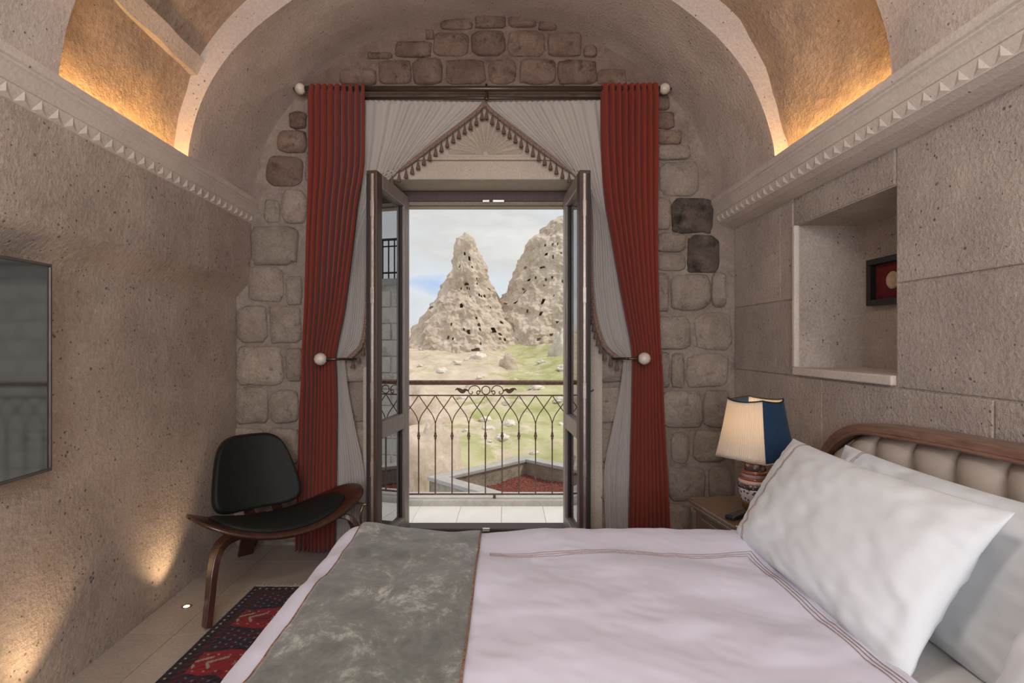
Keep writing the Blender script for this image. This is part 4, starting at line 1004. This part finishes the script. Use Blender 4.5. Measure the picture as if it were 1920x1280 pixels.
# local: y along the wall, x out of the wall
def tb(nm, x0, x1, y0, y1, z0, z1, m, bev=.002): return MB().box(x0, x1, y0, y1, z0, z1).build(nm, m, tv, bevel=bev)
tb('back_case', -.026, .020, -TW/2+.03, TW/2-.03, -TH_/2+.03, TH_/2-.03, M['black'])
tb('screen', .018, .030, -TW/2+.008, TW/2-.008, -TH_/2+.008, TH_/2-.008, M['tv'], 0)
for (a, b, c_, d) in ((-TW/2, TW/2, TH_/2-.010, TH_/2), (-TW/2, TW/2, -TH_/2, -TH_/2+.010), (-TW/2, -TW/2+.010, -TH_/2+.01, TH_/2-.01), (TW/2-.010, TW/2, -TH_/2+.01, TH_/2-.01)):
    tb('bezel', .0, .036, a, b, c_, d, M['tvframe'])

# ------------------------------------------------------------------ RUG
RGX0, RGX1, RGY0, RGY1 = -1.335, -.42, .75, 2.86
nx, ny = 190, 440
V = []; cols = []
def rugcol(x, y):
    # x across from the visible long edge, y from the far fringe end, metres
    Wd = RGX1-RGX0; Ln = RGY1-RGY0; ex = min(x, Wd-x); ey = min(y, Ln-y); ed = min(ex, ey)
    n = noise.noise(Vector((x*14, y*14, 0)))
    dark = (.014, .006, .010); red = (.25, .009, .014); deep = (.085, .006, .012); navy = (.014, .010, .022); wht = (.34, .28, .22)
    if ed < .045:
        s = x if ey < ex else y
        if abs(ed-.024) < .005 and (s % .034) < .011: return wht
        return dark
    if ed < .075: return deep if (int((x+y)/.02) % 2) else dark
    # field: red lobes with paired chevrons alternating with dark speckled lobes, navy medallions down the middle
    per = .36; yy = ((y-.14) % per)-per/2; xs = min(x, Wd-x)-.05; zig = .075+.16*max(0, xs-.05)
    if xs < .26:
        if abs(yy) < zig+.02*n:
            for c0 in (.015, .075):
                ax = xs-c0
                if 0 <= ax < .07 and abs(yy+.62*ax) < .0075: return wht
                if 0 <= ax < .026 and abs(yy-1.4*ax) < .010: return wht
            if abs(abs(yy)-.058) < .005 and (xs % .045) < .010: return (.36, .20, .15)
            if abs(xs-.19) < .012 and abs(yy) < .014 and (int(x/.006)+int(y/.006)) % 2: return wht
            return red if n > -.3 else (.15, .008, .012)
        if abs(yy) < zig+.022+.02*n: return dark
        if (x % .032) < .010 and ((y+.016*(int(x/.032) % 2)) % .036) < .012: return (.15, .11, .12)
        return navy if n > .0 else (.045, .005, .016)
    cy = ((y+.04) % per)-per/2; cxm = x-Wd/2; dm = math.hypot(cy*1.1, cxm)+.02*n
    if dm < .05: return red
    if dm < .085: return navy
    if dm < .10: return (.25, .02, .02)
    if dm < .125: return dark
    return red if n > -.15 else deep
for j in range(ny):
    for i in range(nx):
        x = RGX0+(RGX1-RGX0)*i/(nx-1); y = RGY1-(RGY1-RGY0)*j/(ny-1)
        V.append((x, y, .009+.0015*noise.noise(Vector((x*60, y*60, 0)))+.002*noise.noise(Vector((x*4, y*4, 0))))); cols.append(rugcol(x-RGX0, RGY1-y))
Fc = [[j*nx+i, (j+1)*nx+i, (j+1)*nx+i+1, j*nx+i+1] for j in range(ny-1) for i in range(nx-1)]
m_, t, b = newmat('rug_wool'); at = t.nodes.new('ShaderNodeVertexColor'); at.layer_name = 'pattern'; t.links.new(at.outputs[0], b.inputs['Base Color']); b.inputs['Roughness'].default_value = 1; b.inputs['Sheen Weight'].default_value = .15; b.inputs['Specular IOR Level'].default_value = .05
rug = tag(empty('rug', ((RGX0+RGX1)/2, (RGY0+RGY1)/2, 0)), 'dark red knotted rug with tribal pattern and fringe at the foot of the bed', 'rug')
inv = Matrix.Translation(-Vector(rug.location))
o = mesh('rug_field', V, Fc, m_, rug); o.matrix_parent_inverse = inv
ca = o.data.color_attributes.new('pattern', 'FLOAT_COLOR', 'POINT'); ca.data.foreach_set('color', [q for c_ in cols for q in (*c_, 1)])
md = o.modifiers.new('solid', 'SOLIDIFY'); md.thickness = .007; md.offset = -1
for y0, s in ((RGY1, 1), (RGY0, -1)):
    mb = MB(); x = RGX0+.008; rr = random.Random(4)
    mb.box(RGX0, RGX1, min(y0, y0+s*.012), max(y0, y0+s*.012), .001, .008)
    while x < RGX1:
        ln = rr.uniform(.030, .050); mb.tube([(x, y0+s*.01, .006), (x+rr.uniform(-.006, .006), y0+s*(.01+ln*.5), .005), (x+rr.uniform(-.012, .012), y0+s*(.01+ln), .003)], [.0022, .002, .0012], 4); x += .0075
    f = mb.build('fringe', M['fringe'], rug); f.matrix_parent_inverse = inv; tag(f, 'pale knotted fringe')
# ------------------------------------------------------------------ FLOOR UPLIGHTS
for (x, y) in ((-1.576, 2.66), (-1.545, 1.86)):
    ul = tag(empty('floor_uplight', (x, y, 0)), 'small glowing recessed floor uplight '+('beside the front leg of the shell chair' if y > 2 else 'below the television'), 'uplight', 'floor uplights along the screen wall')
    MB().lathe([(.022, .0), (.024, .0015), (.022, .003), (.014, .003), (.0135, .001)], n=24).build('bezel', M['steel'], ul, True)
    MB().lathe([(.013, .0012), (.012, .0026), (.001, .003)], n=20).build('lens', M['spot'], ul, True)
    l_ = bpy.data.lights.new('uplight_beam', 'SPOT'); l_.energy = 9; l_.color = (1, .70, .40); l_.spot_size = math.radians(95); l_.spot_blend = .9; l_.shadow_soft_size = .02
    q = bpy.data.objects.new('uplight_beam', l_); link(q, ul); q.location = (0, 0, .02); q.rotation_euler = Vector((-.10, 0, 1)).to_track_quat('-Z', 'Y').to_euler()
# hook on the stone jamb
hk = tag(MB().tube([P(1104, 733, YB-.035), P(1104, 733, YB-.06), P(1110, 733, YB-.065), P(1113, 730, YB-.06)], [.006, .006, .005, .004], 8).build('wall_hook', M['iron'], None, True), 'small iron hook on the pale door jamb', 'hook')
# ------------------------------------------------------------------ ADDED FILL LAMP (made up as a ceiling pendant, out of view)
pd = tag(empty('fill_pendant', (-.12, .30, 3.27)), 'added unseen fill lamp in the form of a frosted ceiling pendant', 'fill lamp')
MB().lathe([(.06, -.02), (.06, .0), (.02, .02)], n=20).build('ceiling_rose', M['gold'], pd, True)
MB().tube([(0, 0, 0), (0, 0, -.30)], .006, 8).build('stem', M['gold'], pd, True)
MB().lathe([(.03, -.30), (.10, -.33), (.15, -.41), (.15, -.46), (.10, -.53), (.02, -.56)], n=28).build('fill_globe', emit('fill_globe_glow', (1, .93, .86), 3.0), pd, True)
l_ = bpy.data.lights.new('fill_pendant_light', 'POINT'); l_.energy = 42; l_.color = (1, .91, .84); l_.shadow_soft_size = .16
q = bpy.data.objects.new('fill_pendant_light', l_); link(q, pd); q.location = (0, 0, -.62)
